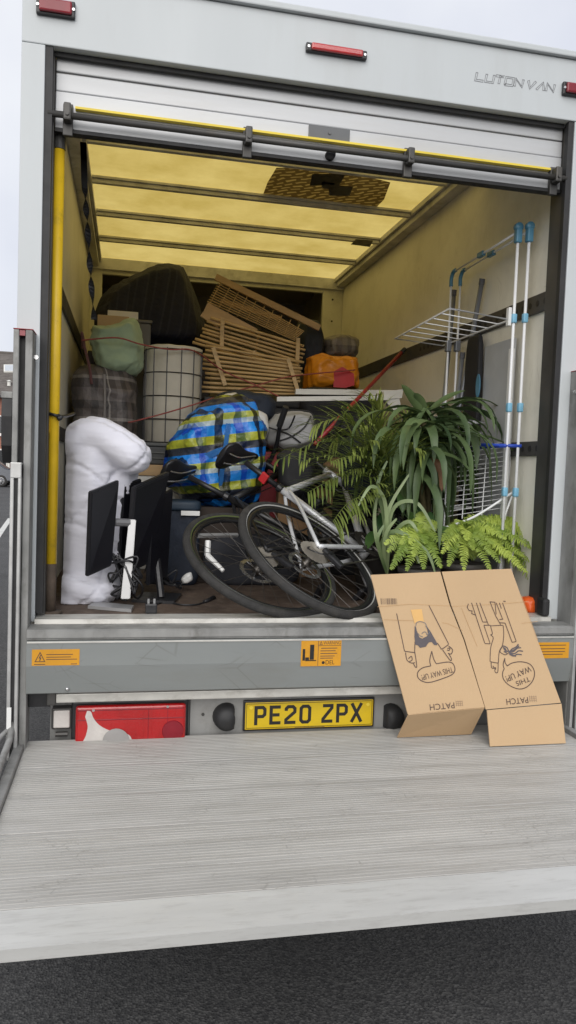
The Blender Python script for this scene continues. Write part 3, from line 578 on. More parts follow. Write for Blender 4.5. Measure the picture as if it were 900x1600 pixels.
# rear panel, buffers, lights
xa = AY(297, 1120, .015).x; bm = B(); box(bm, (xa, .012, .40), (1.0, .03, .70)); rp = obj('rear_panel', bm, mat('rear_panel_paint', (.3, .3, .29), .55, .2, var=.1, dirt=.45, dscale=5), van)
xb = AY(78, 1120, .015).x; bm = B(); box(bm, (xb, .03, .36), (xa-.001, .05, .693)); obj('light_panel', bm, alu_dirty, van)
for u in (354, 612):
    c = AY(u, 1121, -.01); bm = B(); lathe(bm, [(.0, -.05), (.03, -.048), (.047, -.03), (.052, 0), (.052, .014)], T(c.x, 0, c.z) @ RX(rad(-90)), 20)
    for v in bm.verts:
        if u < 400 and v.co.x > c.x+.028: v.co.x = c.x+.028
        if u > 400 and v.co.x < c.x-.028: v.co.x = c.x-.028
    obj('rubber_buffer', bm, black_rubber, rp, sharp=.8)
q = AY(317, 1116, .012); bm = B(); tube(bm, [(q.x, .0125, q.z), (q.x, .008, q.z)], .006, 8); obj('bolt', bm, dark_steel, rp)
# light cluster
def LC(u, v, y=-.02): return AY(u, v, y)
l0, l1 = LC(117, 1100).x, LC(292, 1100).x; zt, zb2 = LC(200, 1099).z, LC(200, 1162).z-.02
bm = B(); bbox(bm, (l0-.012, -.015, zb2-.01), (l1+.008, .0295, zt+.012), .01, 3); lc = obj('tail_light', bm, black_plastic, van, label='red rear light cluster with a clear wedge')
bm = B(); bbox(bm, (l0+.004, -.045, zb2), (l1-.004, -.0155, zt), .014, 4); obj('lens', bm, red_lens, lc, sharp=.7)
for k in range(14):
    bm = B(); xk = l0+.012+(l1-l0-.024)*k/13; box(bm, (xk-.0008, -.0459, zb2+.014), (xk+.0008, -.0452, zt-.014)); obj('lens_rib', bm, red_lens, lc)
for zk in (zt-.014, zt-.05):
    bm = B(); bbox(bm, (l0+.012, -.0462, zk-.003), (l1-.012, -.0448, zk+.001), .001); obj('lens_joint', bm, dark_lens, lc)
yy = -.0475; sw = [AY(q.x, q.y, yy) for q in spline([V((u, v, 0)) for u, v in ((136, 1111), (142, 1112), (146, 1122), (155, 1133), (170, 1141), (190, 1145), (202, 1149), (206, 1157), (205, 1166), (170, 1167), (130, 1166), (134, 1150), (137, 1135), (133, 1120))], 4)]
bm = B(); prism(bm, sw, (0, .0035, 0)); obj('reverse_lens', bm, clear_lens, lc)
c = AY(181, 1158, yy); bm = B(); lathe(bm, [(.048, -.001), (.048, -.004), (.03, -.006), (.0, -.0065)], T(c.x, yy+.0005, c.z) @ RX(rad(90)), 24)
for v in bm.verts: v.co.y = 2*yy-v.co.y if v.co.y > yy else v.co.y
obj('fog_lens', bm, mat('smoked_lens', (.3, .29, .28), .15), lc)
c = AY(270, 1142, -.046); bm = B(); lathe(bm, [(.04, .0), (.038, .004), (.0, .006)], T(c.x, -.0452, c.z) @ RX(rad(90)), 20); obj('reflector', bm, dark_lens, lc)
bm = B(); q = AY(205, 1120, -.046); 
for u in (232, 262):
    x = AY(u, 1120, -.046).x; bm = B(); box(bm, (x-.001, -.0462, zb2+.012), (x+.001, -.0452, zt-.012)); obj('lens_joint', bm, dark_lens, lc)
for (u, v) in ((146, 1110), (262, 1104)):
    q = AY(u, v, -.046); bm = B(); tube(bm, [(q.x, -.0452, q.z), (q.x, -.0475, q.z)], .005, 8); obj('screw', bm, chrome, lc)
a = LC(80, 1108); e = LC(112, 1141); bm = B(); bbox(bm, (a.x, -.01, e.z), (e.x, .0295, a.z), .008, 3); rl = obj('reverse_light', bm, dark_steel, van)
bm = B(); bbox(bm, (a.x+.008, -.016, e.z+.008), (e.x-.008, -.009, a.z-.008), .005, 3); obj('lens', bm, clear_lens, rl)
bm = B(); tube(bm, [(a.x+.015, .0, e.z-.02), (e.x-.015, 0, e.z-.02)], .01, 8); obj('lamp_bracket', bm, dark_steel, rl)
# number plate
pw, ph, pz = .26, .0555, .56
bm = B(); bbox(bm, (-pw-.004, -.004, pz-ph-.004), (pw+.004, .0118, pz+ph+.004), .004); npl = obj('number_plate', bm, black_plastic, van, label='yellow plate reading PE20 ZPX')
bm = B(); bbox(bm, (-pw+.003, -.006, pz-ph+.003), (pw-.003, -.0035, pz+ph-.003), .003); obj('plate_face', bm, plate_yellow, npl)
def plf(x, y, h_): return V((x, -.0066-h_, y))
bm = B(); k_ = [(-pw+.008, pz-ph+.008), (pw-.008, pz-ph+.008), (pw-.008, pz+ph-.008), (-pw+.008, pz+ph-.008)]; stroke(bm, k_, .0018, plf, closed=True); obj('border_line', bm, black_print, npl)
G_ = {'P': [[(7, 0), (7, 72), (35, 72), (43, 64), (43, 43), (35, 35), (14, 35)]], 'E': [[(46, 72), (7, 72), (7, 7), (47, 7)], [(14, 40), (42, 40)]], '2': [[(7, 55), (7, 64), (15, 72), (35, 72), (43, 64), (43, 50), (7, 19), (7, 7), (47, 7)]],
      '0': [[(15, 7), (35, 7), (43, 15), (43, 64), (35, 72), (15, 72), (7, 64), (7, 15)]], 'Z': [[(5, 72), (43, 72), (43, 62), (7, 17), (7, 7), (47, 7)]], 'X': [[(4, 0), (46, 79)], [(46, 0), (4, 79)]]}
x = -.222
for ch in 'PE20 ZPX':
    if ch == ' ': x += .03; continue
    bm = B()
    for i, s_ in enumerate(G_[ch]): stroke(bm, [(x+a*.00096, pz-.0365+b_*.00096) for a, b_ in s_], .0128, plf, closed=(ch == '0'), h=.0002*i)
    obj('character', bm, black_print, npl); x += .0595
for xx in (-pw+.025, pw-.025):
    bm = B(); tube(bm, [(xx, -.0062, pz+ph-.022), (xx, -.0095, pz+ph-.022)], .007, 12); obj('screw', bm, yellow_seal, npl)
bm = B(); stroke(bm, [(-.06, pz-ph+.0055), (.06, pz-ph+.0055)], .0016, plf, h=.0002); obj('maker_text', bm, brown_print, npl)
# stickers on the beam
def sticker(u0, v0, u1, v1):
    a = AY(u0, v0, -.13); e = AY(u1, v1, -.13); bm = B(); box(bm, (a.x, -.1314, e.z), (e.x, -.1302, a.z)); o = obj('warning_sticker', bm, sticker_orange, beam); return a, e, o
SY = -.1316
def sf(a, e): return lambda x, y, h_: V((a.x+x*(e.x-a.x), SY-h_, e.z+y*(a.z-e.z)))
def lines(o, f, rows, wd=.05):
    bm = B()
    for (x0, x1, y) in rows: stroke(bm, [(x0, y), (x1, y)], wd, f)
    obj('text_lines', bm, brown_print, o)
a, e, o = sticker(50, 1015, 124, 1039); f = sf(a, e); asp = (e.x-a.x)/(a.z-e.z)
bm = B()
def st2(bm, pts, wd, f, asp, closed=False, h=0): # stroke in isotropic units (height = 1)
    stroke(bm, [(x*asp, y) for x, y in pts], wd, lambda x, y, h_: f(x/asp, y, h_), closed, h)
st2(bm, [(.07, .25), (.27, .25), (.17, .82)], .05, f, asp, True); obj('hazard_triangle', bm, brown_print, o)
bm = B(); st2(bm, [(.185, .66), (.155, .48), (.185, .48), (.165, .3)], .06, f, asp); obj('lightning_mark', bm, brown_print, o)
lines(o, f, [(.3, .86, .68), (.3, .82, .52), (.3, .95, .38), (.05, .28, .08), (.82, .95, .08)], .045)
a, e, o = sticker(471, 1000, 532, 1040); f = sf(a, e); asp = (e.x-a.x)/(a.z-e.z)
bm = B(); box(bm, f(.04, .22, .0008), f(.1, .66, 0)); box(bm, f(.22, .25, .0008), f(.32, .82, 0)); box(bm, f(.11, .2, .0008), f(.38, .235, 0)); box(bm, f(.11, .24, .0008), f(.2, .34, 0)); obj('lift_pictogram', bm, black_print, o)
bm = B(); st2(bm, [(.425, .02), (.425, .98)], .018, f, asp); st2(bm, [(.43, .78), (.99, .78)], .018, f, asp, h=.0002); obj('sticker_rule', bm, brown_print, o)
W_ = e.x-a.x; H_ = a.z-e.z
obj('sticker_text', text_bm('WARNING', lambda x, y, h_: V((a.x+.55*W_+x, SY, e.z+.82*H_+y)), .43*W_, .13*H_), brown_print, o)
obj('sticker_text', text_bm('DEL', lambda x, y, h_: V((a.x+.62*W_+x, SY, e.z+.06*H_+y)), .22*W_, .16*H_), black_print, o)
bm = B(); st2(bm, [(.46, .82), (.52, .82), (.49, .94)], .02, f, asp, True); obj('hazard_triangle', bm, brown_print, o)
bm = B(); lathe(bm, [(.0, 0), (.006, 0)], T(a.x+.56*W_, SY, e.z+.13*H_) @ RX(rad(90)), 12); obj('emblem', bm, black_print, o)
lines(o, f, [(.5, .9, .68), (.48, .86, .58), (.48, .9, .48), (.48, .84, .38), (.48, .8, .3)], .03)
a, e, o = sticker(826, 1004, 888, 1028); f = sf(a, e); lines(o, f, [(.2, .92, .82), (.05, .9, .6), (.1, .9, .42), (.1, .85, .25)], .05)

# tail-lift columns: aluminium channel with black slot and running rod
def column(x0, x1, side):
    yb, yf = -.002, -.105; w_ = (x1-x0); zt_, zb_ = 1.955, .46
    bm = B(); bbox(bm, (x0, yf, zb_), (x0+w_*.3, yb, zt_), .004); bbox(bm, (x1-w_*.38, yf, zb_), (x1, yb, zt_), .004); c_ = obj('lift_column', bm, alu_dirty, van)
    bm = B(); box(bm, (x0+w_*.3+.0005, yf+.03, zb_+.01), (x1-w_*.38-.0005, yb, zt_-.005)); obj('column_slot', bm, black_rubber, c_)
    bm = B(); box(bm, (x0+w_*.3+.001, yf+.002, zt_-.02), (x1-w_*.38-.001, yf+.029, zt_-.002)); obj('red_stop', bm, dark_lens, c_)
    bm = B(); bbox(bm, (x0-.001, yf-.001, zt_+.0005), (x1+.001, yb, zt_+.0035), .001); obj('column_cap', bm, mat('cap_red', (.28, .03, .035), .6, var=.3, dirt=.5, dscale=30) if 'cap_red' not in MATS else MATS['cap_red'], c_)
    zt2 = 1.50; bm = B(); bbox(bm, (x0+w_*.02, yf-.03, zb_+.02), (x0+w_*.22, yf-.002, zt2), .003); bbox(bm, (x0+w_*.42, yf-.03, zb_+.02), (x0+w_*.6, yf-.002, zt2), .003); bbox(bm, (x0+w_*.02, yf-.031, zt2-.05), (x0+w_*.6, yf-.004, zt2+.004), .003); ru = obj('running_rail', bm, alu, c_)
    bm = B(); box(bm, (x0+w_*.225, yf-.02, zb_+.02), (x0+w_*.415, yf-.002, zt2-.052)); obj('rail_core', bm, black_rubber, ru)
    xs = x0-.036 if side < 0 else x1+.002
    bm = B(); prism(bm, [(xs, -.02, 1.72), (xs, -.09, 1.72), (xs, -.1, 1.66), (xs, -.09, 1.56), (xs, -.05, 1.50), (xs, -.02, 1.50)], (.034, 0, 0)); obj('roller_housing', bm, black_rubber, c_)
    bm = B(); bbox(bm, (xs-.004, -.085, 1.722), (xs+.034, -.02, 1.745), .003); obj('housing_cap', bm, alu_dirty, c_)
    xi = x1+.002 if side < 0 else x0-.012
    bm = B(); tube(bm, [(xi+.005, -.05, 1.87), (xi+.005, -.062, 1.87)], .008, 8); obj('bolt', bm, chrome, c_)
    return c_
column(-1.113, -1.05, -1); column(1.047, 1.11, 1)
# platform of extruded aluminium planks
PZ, PYB, PYF, PX0, PX1 = .50, -.022, -1.225, -1.075, 1.045
pf = obj('lift_platform', (lambda b: (bbox(b, (PX0, PYF+.12, PZ-.045), (PX1, PYB, PZ-.0125), .003), b)[1])(B()), alu_dirty, van, label='ridged pale aluminium tail lift platform')
edges = [PYB, AZ(60, 1199, PZ).y, AZ(60, 1245, PZ).y]; step = edges[1]-edges[2]
while edges[-1]-step > PYF+.14: edges.append(edges[-1]-step)
edges.append(PYF+.12)
for y1, y0 in zip(edges, edges[1:]):
    bm = B(); bbox(bm, (PX0+.02, y0+.002, PZ-.012), (PX1-.02, y1-.002, PZ+random.uniform(-.0006, .0006)), .0018); pk = obj('plank', bm, plank_alu, pf)
    bm = B(); g_ = y0+.02
    while g_ < y1-.012: box(bm, (PX0+.024, g_, PZ-.001), (PX1-.024, g_+.0045, PZ+.0011)); g_ += .0145
    obj('ribs', bm, plank_alu, pk)
bm = B(); prism(bm, [(PX0+.02, PYF+.119, PZ-.04), (PX0+.02, PYF+.119, PZ-.001), (PX0+.02, PYF, PZ-.018), (PX0+.02, PYF, PZ-.046)], (PX1-PX0-.04, 0, 0)); obj('ramp_edge', bm, mat('ramp_edge_metal', (.55, .55, .53), .42, .25, var=.06, scale=9, stretch=(.4, 3, 3), dirt=.4, dscale=26, dcol=(.3, .29, .27)), pf)
for xx in (PX0-.012, PX1-.019):
    bm = B(); bbox(bm, (xx, PYF+.1, PZ-.05), (xx+.031, PYB-.01, PZ+.018), .004); obj('platform_edge_rail', bm, alu_dirty, pf)
# side arm and hook along the left edge
a = AZ(34, 1125, .6); bm = B(); tube(bm, [(PX0-.018, -.115, .60), (PX0-.022, -.16, .55), (PX0-.024, -.6, .525), (PX0-.024, -1.0, .515)], .012, 8); obj('side_arm', bm, alu_dirty, pf, smooth=True)
bm = B(); tube(bm, spline([(PX0-.03, -.13, .58), (PX0-.055, -.17, .56), (PX0-.06, -.25, .53), (PX0-.035, -.3, .52)], 5), .008, 8); obj('side_hook', bm, alu_dirty, pf, smooth=True)
bm = B(); bbox(bm, (PX0-.035, -.137, .555), (PX0-.02, -.135, .66), .0008); obj('reflective_strip', bm, label_white, pf)
# chassis and rear wheels
bm = B(); box(bm, (-.43, .3, .5), (-.35, 5, .68)); box(bm, (.35, .3, .5), (.43, 5, .68)); box(bm, (-.9, .2, .72), (.9, .28, .88)); box(bm, (-.9, 1.6, .72), (.9, 1.68, .88)); obj('chassis', bm, black_plastic, van)
for sx in (-1, 1):
    M = T(sx*.98, 1.35, .345) @ RY(rad(90)*sx); bm = B(); lathe(bm, [(.2, -.2), (.32, -.2), (.345, -.17), (.345, -.03), (.32, 0), (.2, 0)], M, 32); wl = obj('wheel', bm, tyre, van, smooth=True)
    bm = B(); lathe(bm, [(.2, -.08), (.19, -.03), (.1, -.06), (.0, -.05)], M, 24); obj('rim', bm, alu_dirty, wl, smooth=True)
bm = B(); tube(bm, [(-.78, 1.35, .345), (.78, 1.35, .345)], .06, 10); obj('axle', bm, black_plastic, van)
bm = B(); bbox(bm, (-1.0, 5.0, .4), (1.0, 7.0, 2.2), .12, 4); obj('cab', bm, white_paint, van)
bm = B(); q = AY(846, 945, .02); bbox(bm, (q.x-.02, -.03, .947), (q.x+.012, .03, 1.02), .012, 3); obj('rubber_stop', bm, black_rubber, van)

# ================================================================== CARGO
def rectpx(u0, v0, u1, v1, y): a = AY(u0, v1, y); b = AY(u1, v0, y); c = AY((u0+u1)/2, v1, y); d = AY((u0+u1)/2, v0, y); return a.x, c.z, b.x, d.z
def leafbm(bm, base, az, el, L, W, droop, n=9, fold=.2, roll=0, prof=None, wav=0):
    pts = []; p = V(base); e = el
    for i in range(n+1):
        pts.append((p.copy(), e)); t = i/n
        d = V((math.cos(az)*math.cos(e), math.sin(az)*math.cos(e), math.sin(e))); p = p+d*(L/n); e = max(e-droop*(.4+1.2*t)/n, -1.5)
    vs = []
    for i, (q, e) in enumerate(pts):
        t = i/n; wd = W*(prof(t) if prof else math.sin(math.pi*min(max(t*.93+.07, 0), 1))**.7)
        s = V((-math.sin(az), math.cos(az), 0)); d = V((math.cos(az)*math.cos(e), math.sin(az)*math.cos(e), math.sin(e))); up_ = s.cross(d)*-1
        r_ = roll+wav*math.sin(t*7); s2 = s*math.cos(r_)+up_*math.sin(r_); u2 = -s*math.sin(r_)+up_*math.cos(r_)
        vs.append((bm.verts.new(q-s2*wd/2+u2*wd*fold), bm.verts.new(q), bm.verts.new(q+s2*wd/2+u2*wd*fold)))
    for a, b in zip(vs, vs[1:]):
        bm.faces.new((a[0], a[1], b[1], b[0])); bm.faces.new((a[1], a[2], b[2], b[1]))

# ---- hidden load that carries the stack, back to front
def carton(name, lo, hi, m, label, cat, bev=.008, lid=None, lidm=None):
    t = thing(name, label, cat, ((lo[0]+hi[0])/2, (lo[1]+hi[1])/2, lo[2]))
    bm = B(); bbox(bm, lo, (hi[0], hi[1], hi[2]-(lid or 0)), bev); obj('body', bm, m, t)
    if lid:
        bm = B(); bbox(bm, (lo[0]-.008, lo[1]-.008, hi[2]-lid+.001), (hi[0]+.008, hi[1]+.008, hi[2]), bev); obj('lid', bm, lidm or m, t)
    return t
carton('cabinet', (-.98, 2.05, FZ), (-.22, 2.95, 2.2), mat('dark_wood', (.035, .025, .02), .5, var=.2), 'dark wooden cabinet underneath the draped navy blanket at the bulkhead', 'cabinet')
carton('trunk', (-1.03, 1.3, FZ), (-.735, 1.85, 1.62), black_plastic, 'black trunk underneath the brown plaid laundry bag', 'trunk', lid=.05)
bz0 = AY(395, 622, 1.75).z
carton('storage_chest', (-.29, 1.6, FZ), (.26, 2.5, bz0-.02), mat('chest_dark', (.02, .02, .022), .6, var=.2), 'black storage chest underneath the stack of bamboo shelves', 'chest', lid=.04)
# black suitcase at right of it
t = thing('suitcase', 'large black upright suitcase underneath the orange carrier bag', 'suitcase', (.56, 2.0, FZ))
sz = AY(520, 606, 2.0).z-.01
bm = superbox((.54, .72, sz-FZ-.03), 9, 12, T(.56, 2.0, (sz+FZ)/2)); obj('shell', bm, mat('suitcase_fabric', (.014, .014, .017), .7, var=.3, bump=.2), t, smooth=True)
bm = B(); tube(bm, spline([(.46, 1.635, sz-.35), (.48, 1.6, sz-.3), (.64, 1.6, sz-.3), (.66, 1.635, sz-.35)], 5), .012, 8); obj('handle', bm, black_plastic, t)
for xx in (.36, .76):
    for y_ in (1.72, 2.28):
        bm = B(); tube(bm, [(xx, y_-.02, FZ+.022), (xx, y_+.02, FZ+.022)], .022, 12); obj('wheel', bm, black_rubber, t)
# dark draped blanket
t = puff([(146, 497), (160, 470), (178, 452), (205, 434), (237, 420), (262, 421), (287, 423), (300, 455), (318, 505), (325, 528), (320, 552), (250, 556), (180, 550), (148, 540)], 2.45, .6, .016, 5, .008, 5, (2.4, 1, .5), 3)
displace(t, lambda c: .012*math.sin(c.x*14+c.z*3+1.5*noise.noise(c*3)))
obj('draped_blanket', t, stripe_cloth, smooth=True, label='dark navy ribbed blanket heaped at the back left by the bulkhead', cat='blanket')
# brown plaid bag, sage cushion, cartons behind
zt_ = AY(170, 585, 1.5).z
t = thing('laundry_bag', 'brown and grey plaid woven laundry bag underneath the sage green cushion', 'laundry bag', (-.87, 1.55, 1.62))
bm = superbox((.33, .46, zt_-1.62+.07), 4.5, 22, T(-.855, 1.58, (zt_+1.62)/2+.0), .02, 8, 4); obj('bag_body', bm, brown_plaid, t, smooth=True)
bm = B(); tube(bm, spline([AY(130, 545, 1.38), AY(128, 520, 1.37), AY(133, 545, 1.36), AY(140, 575, 1.34), AY(143, 600, 1.33)], 6), .008, 6); obj('handle', bm, mat('bag_strap', (.12, .05, .05), .8), t)
q = AY(164, 620, 1.34); bm = B(); vs = [AY(163, 585, 1.345), AY(164, 620, 1.34), AY(163, 665, 1.34)]; tube(bm, vs, .007, 6); obj('seam_strap', bm, mat('seam_grey', (.25, .23, .22), .8), t)
bm = puff([(146, 512), (160, 513), (185, 510), (200, 502), (212, 500), (219, 520), (222, 550), (221, 575), (212, 586), (180, 587), (158, 583), (150, 560), (143, 535)], 1.52, .3, .01, 2, .014, 10, (1, 1, 1), 8); displace(bm, crumple(.005, 26, (1, 1, 1), 3))
obj('cushion', bm, green_cloth, smooth=True, label='sage green crumpled cushion on the brown plaid laundry bag', cat='cushion')
x0, z0, x1, z1 = rectpx(152, 494, 202, 516, 1.72)
t = thing('cardboard_carton', 'small orange brown carton tucked behind the sage green cushion', 'carton', ((x0+x1)/2, 1.8, zt_+.02)); bm = B(); bbox(bm, (x0, 1.7, zt_+.02), (x1, 1.88, z1), .004); obj('body', bm, cardboard, t)
bm = B(); bbox(bm, (x0+.01, 1.75, z1+.001), (x1, 1.79, z1+.003), .0005); obj('flap', bm, cardboard, t)
x0, z0, x1, z1 = rectpx(168, 487, 216, 500, 1.92); carton('shoe_box', (x0, 1.9, zt_), (x1, 2.03, z1), board_white, 'pale printed carton standing behind the orange brown carton', 'carton', .003)
x0, z0, x1, z1 = rectpx(200, 500, 236, 560, 1.9); carton('plastic_tub', (x0, 1.89, 1.6), (x1, 2.04, z1), mat('tub_grey', (.12, .115, .1), .5), 'dull grey plastic tub between the sage cushion and dark blanket', 'tub', .006, .02)
# white chest, board, crate, wire basket
By = 1.62
cz0 = AY(250, 726, By-.24).z; cz1 = AY(250, 692, By-.24).z
carton('drawer_unit', (-.70, By-.26, FZ), (-.27, By+.25, cz0-.062), board_white, 'white drawer unit at the bottom of the wire basket stack', 'drawers', .004)
bm = B(); bbox(bm, (-.71, By-.27, cz0-.0615), (-.25, By+.25, cz0-.002), .003); obj('wooden_board', bm, wood_pale, label='thick pale wooden board between the white drawers and dark crate', cat='board')
t = thing('storage_crate', 'dark grey plastic crate underneath the wire basket with cream liner', 'crate', (-.48, By, cz0))
bm = B(); bbox(bm, (-.72, By-.24, cz0), (-.26, By+.22, cz1-.02), .008); obj('body', bm, mat('crate_grey', (.055, .058, .06), .55, var=.15), t)
bm = B(); bbox(bm, (-.73, By-.25, cz1-.0195), (-.25, By+.23, cz1), .005); obj('rim', bm, mat('crate_rim', (.075, .08, .08), .5), t)
for zz in (cz0+.03, cz0+.06):
    bm = B(); bbox(bm, (-.70, By-.248, zz), (-.28, By-.2405, zz+.008), .002); obj('rib', bm, MATS['crate_rim'], t)
x0 = AY(223, 620, By).x; x1 = AY(315, 620, By).x; bc = (x0+x1)/2; br = (x1-x0)/2; bt = AY(268, 548, By-br*.2).z
t = thing('wire_basket', 'round black wire laundry basket with cream cloth liner', 'basket', (bc, By, cz1))
prof = [(br*.78, cz1+.004), (br*.9, cz1+.02), (br*.95, (cz1+bt)/2), (br*.955, bt-.02), (br*.97, bt+.012), (br*.9, bt+.016), (br*.86, bt-.04)]
bm = B(); lathe(bm, prof, T(bc, By, 0), 48); displace(bm, crumple(.006, 12, (1, 1, .5), 3)); obj('liner', bm, cream_cloth, t, smooth=True)
for k in range(5):
    zz = cz1+.006+(bt-cz1-.012)*k/4; rr = br*.985; bm = B(); tube(bm, [(bc+rr*math.cos(2*math.pi*j/40), By+rr*math.sin(2*math.pi*j/40), zz) for j in range(40)], .003, 5, closed=True); obj('wire_ring', bm, black_plastic, t)
for k in range(13):
    an = 2*math.pi*k/13+.1; bm = B(); tube(bm, [(bc+br*.99*math.cos(an), By+br*.99*math.sin(an), cz1+.004), (bc+br*.99*math.cos(an), By+br*.99*math.sin(an), bt)], .003, 5); obj('wire', bm, black_plastic, t)
# ---- bamboo shelf stack
by_ = 1.78
bs = thing('bamboo_shelf', 'folded bamboo shelf unit of many slats on the black chest', 'shelf', (.02, by_, bz0))
ends = []
for i in range(8):     # upper half: tilted down to the right
    t_ = i/7; L_ = (330-28*t_+random.uniform(-3, 3), 497+38*t_); R_ = (480-8*t_+random.uniform(-6, 3), 541+44*t_)
    ends.append((L_, R_, by_+random.uniform(-.012, .012)+.05))
for i in range(11):     # lower half: almost level
    t_ = i/10; L_ = (321-6*t_+random.uniform(-4, 4), 540+72*t_); R_ = (474-10*t_+random.uniform(-8, 4), 566+50*t_)
    ends.append((L_, R_, by_+random.uniform(-.012, .012)-.03))
for (a, b_, y) in ends:
    bm = B(); A_ = AY(*a, y); B_ = AY(*b_, y); r_ = random.uniform(.0075, .0095); n_ = 6
    pts = [A_.lerp(B_, k/n_)+V((0, 0, random.uniform(-.0015, .0015))) for k in range(n_+1)]; tube(bm, pts, [r_*(1.08 if k % 3 == 1 else 1) for k in range(n_+1)], 7); obj('slat', bm, bamboo, bs, smooth=True)
def lath(pa, pb, y, wd=.024, th=.011, m=bamboo, parent=bs, nm='upright'):
    a = AY(*pa, y); b_ = AY(*pb, y); d_ = (b_-a); L_ = d_.length; d_.normalize(); s_ = d_.cross(V((0, 1, 0))).normalized()
    bm = B(); prism(bm, [a-s_*wd/2, a+s_*wd/2, b_+s_*wd/2, b_-s_*wd/2], (0, th, 0)); obj(nm, bm, m, parent)
lath((348, 496), (346, 550), by_+.02); lath((466, 528), (464, 585), by_+.02); lath((333, 543), (352, 602), by_-.065); lath((450, 560), (466, 612), by_-.065); lath((405, 520), (397, 560), by_+.085, .014); lath((398, 548), (392, 580), by_-.01, .012)
# second rack lying on top: board and lattice
rk = thing('wooden_rack', 'wooden lattice rack lying tilted on top of the bamboo shelf unit', 'rack', (.0, 1.95, bz0+.5))
lath((337, 432), (500, 512), 1.9, .038, .02, wood_pale, rk, 'board')
lath((322, 478), (400, 520), 1.86, .05, .02, wood_pale, rk, 'board'); lath((345, 470), (440, 498), 2.02, .03, .015, wood_pale, rk, 'board'); lath((318, 486), (345, 505), 1.84, .07, .02, wood_pale, rk, 'board')
for k in range(9):
    t_ = k/8; bm = B(); tube(bm, [AY(340-16*t_, 443+28*t_, 1.93), AY(475-14*t_, 514+14*t_+4, 1.93)], .0035, 5); obj('lattice_wire', bm, bamboo, rk)
for k in range(10):
    t_ = k/9; bm = B(); tube(bm, [AY(346+122*t_, 441+66*t_, 1.936), AY(326+133*t_, 478+50*t_, 1.936)], .003, 5); obj('lattice_wire', bm, bamboo, rk)
# dark bag right of bamboo, grey plaid bag, orange carrier
bm = puff([(470, 498), (495, 505), (502, 530), (500, 560), (486, 585), (466, 580), (462, 530)], 2.25, .3, .015, 8, .008, 10, seed=2); obj('holdall', bm, navy_cloth, smooth=True, label='dark navy holdall wedged between the bamboo shelf and grey plaid bag', cat='bag')
bm = puff([(503, 532), (520, 525), (540, 527), (556, 533), (555, 556), (535, 562), (505, 560)], 2.3, .28, .012, 6, .01, 14, seed=5); obj('plaid_bag', bm, grey_plaid, smooth=True, label='crumpled grey plaid bag on top of the orange carrier bag', cat='bag')
t = thing('carrier_bag', 'bright orange carrier bag with a red print on the black suitcase', 'carrier bag', (.6, 2.15, sz))
bm = puff([(482, 560), (500, 556), (515, 562), (535, 560), (553, 562), (556, 590), (555, 607), (520, 608), (478, 608), (478, 588)], 2.05, .3, .01, 2, .016, 11, (1, 1, 1), 6); ob_ = obj('bag_body', bm, orange_bag, t, smooth=True)
bm = B(); dg_ = [(522, 580), (535, 573), (553, 584), (554, 602), (540, 606), (521, 605)]
prism(bm, [AY(u, v, 1.885) for u, v in dg_], (0, .012, 0)); bmesh.ops.subdivide_edges(bm, edges=bm.edges, cuts=3, use_grid_fill=True); obj('red_print', bm, red_plastic, t)
# white table frame
tb = thing('white_table', 'white table frame lying on its side on the black suitcase', 'table', (.4, 1.45, AY(530, 620, 1.45).z))
def bar(pa, pb, y, hgt, dep, nm='rail', m=board_white):
    a = AY(*pa, y); b_ = AY(*pb, y); bm = B(); prism(bm, [(a.x, y, a.z), (b_.x, y, b_.z), (b_.x, y, b_.z+hgt), (a.x, y, a.z+hgt)], (0, dep, 0)); obj(nm, bm, m, tb)
bar((462, 616), (628, 618), 1.62, .032, .03); bar((433, 627), (608, 625), 1.46, .026, .03)
bm = B(); prism(bm, [AY(u, v, 1.50) for u, v in ((596, 620), (622, 614), (628, 640), (616, 642))], (0, .05, 0)); obj('leg', bm, board_white, tb)
bm = B(); prism(bm, [AY(u, v, 1.49) for u, v in ((600, 612), (630, 608), (628, 622), (598, 624))], (0, .2, 0)); obj('corner_bracket', bm, board_white, tb)
# red pole
a = AY(492, 694, .95); e = AX(632, 546, .985); e2 = a.lerp(e, .955)
t = thing('red_pole', 'long red broom pole leaning diagonally against the right van wall', 'pole', (a.x, a.y, a.z)); bm = B(); tube(bm, [a, e2], .0115, 10); obj('shaft', bm, red_paint, t, smooth=True); bm = B(); tube(bm, [e2, e], .015, 10); obj('grip', bm, black_rubber, t, smooth=True)
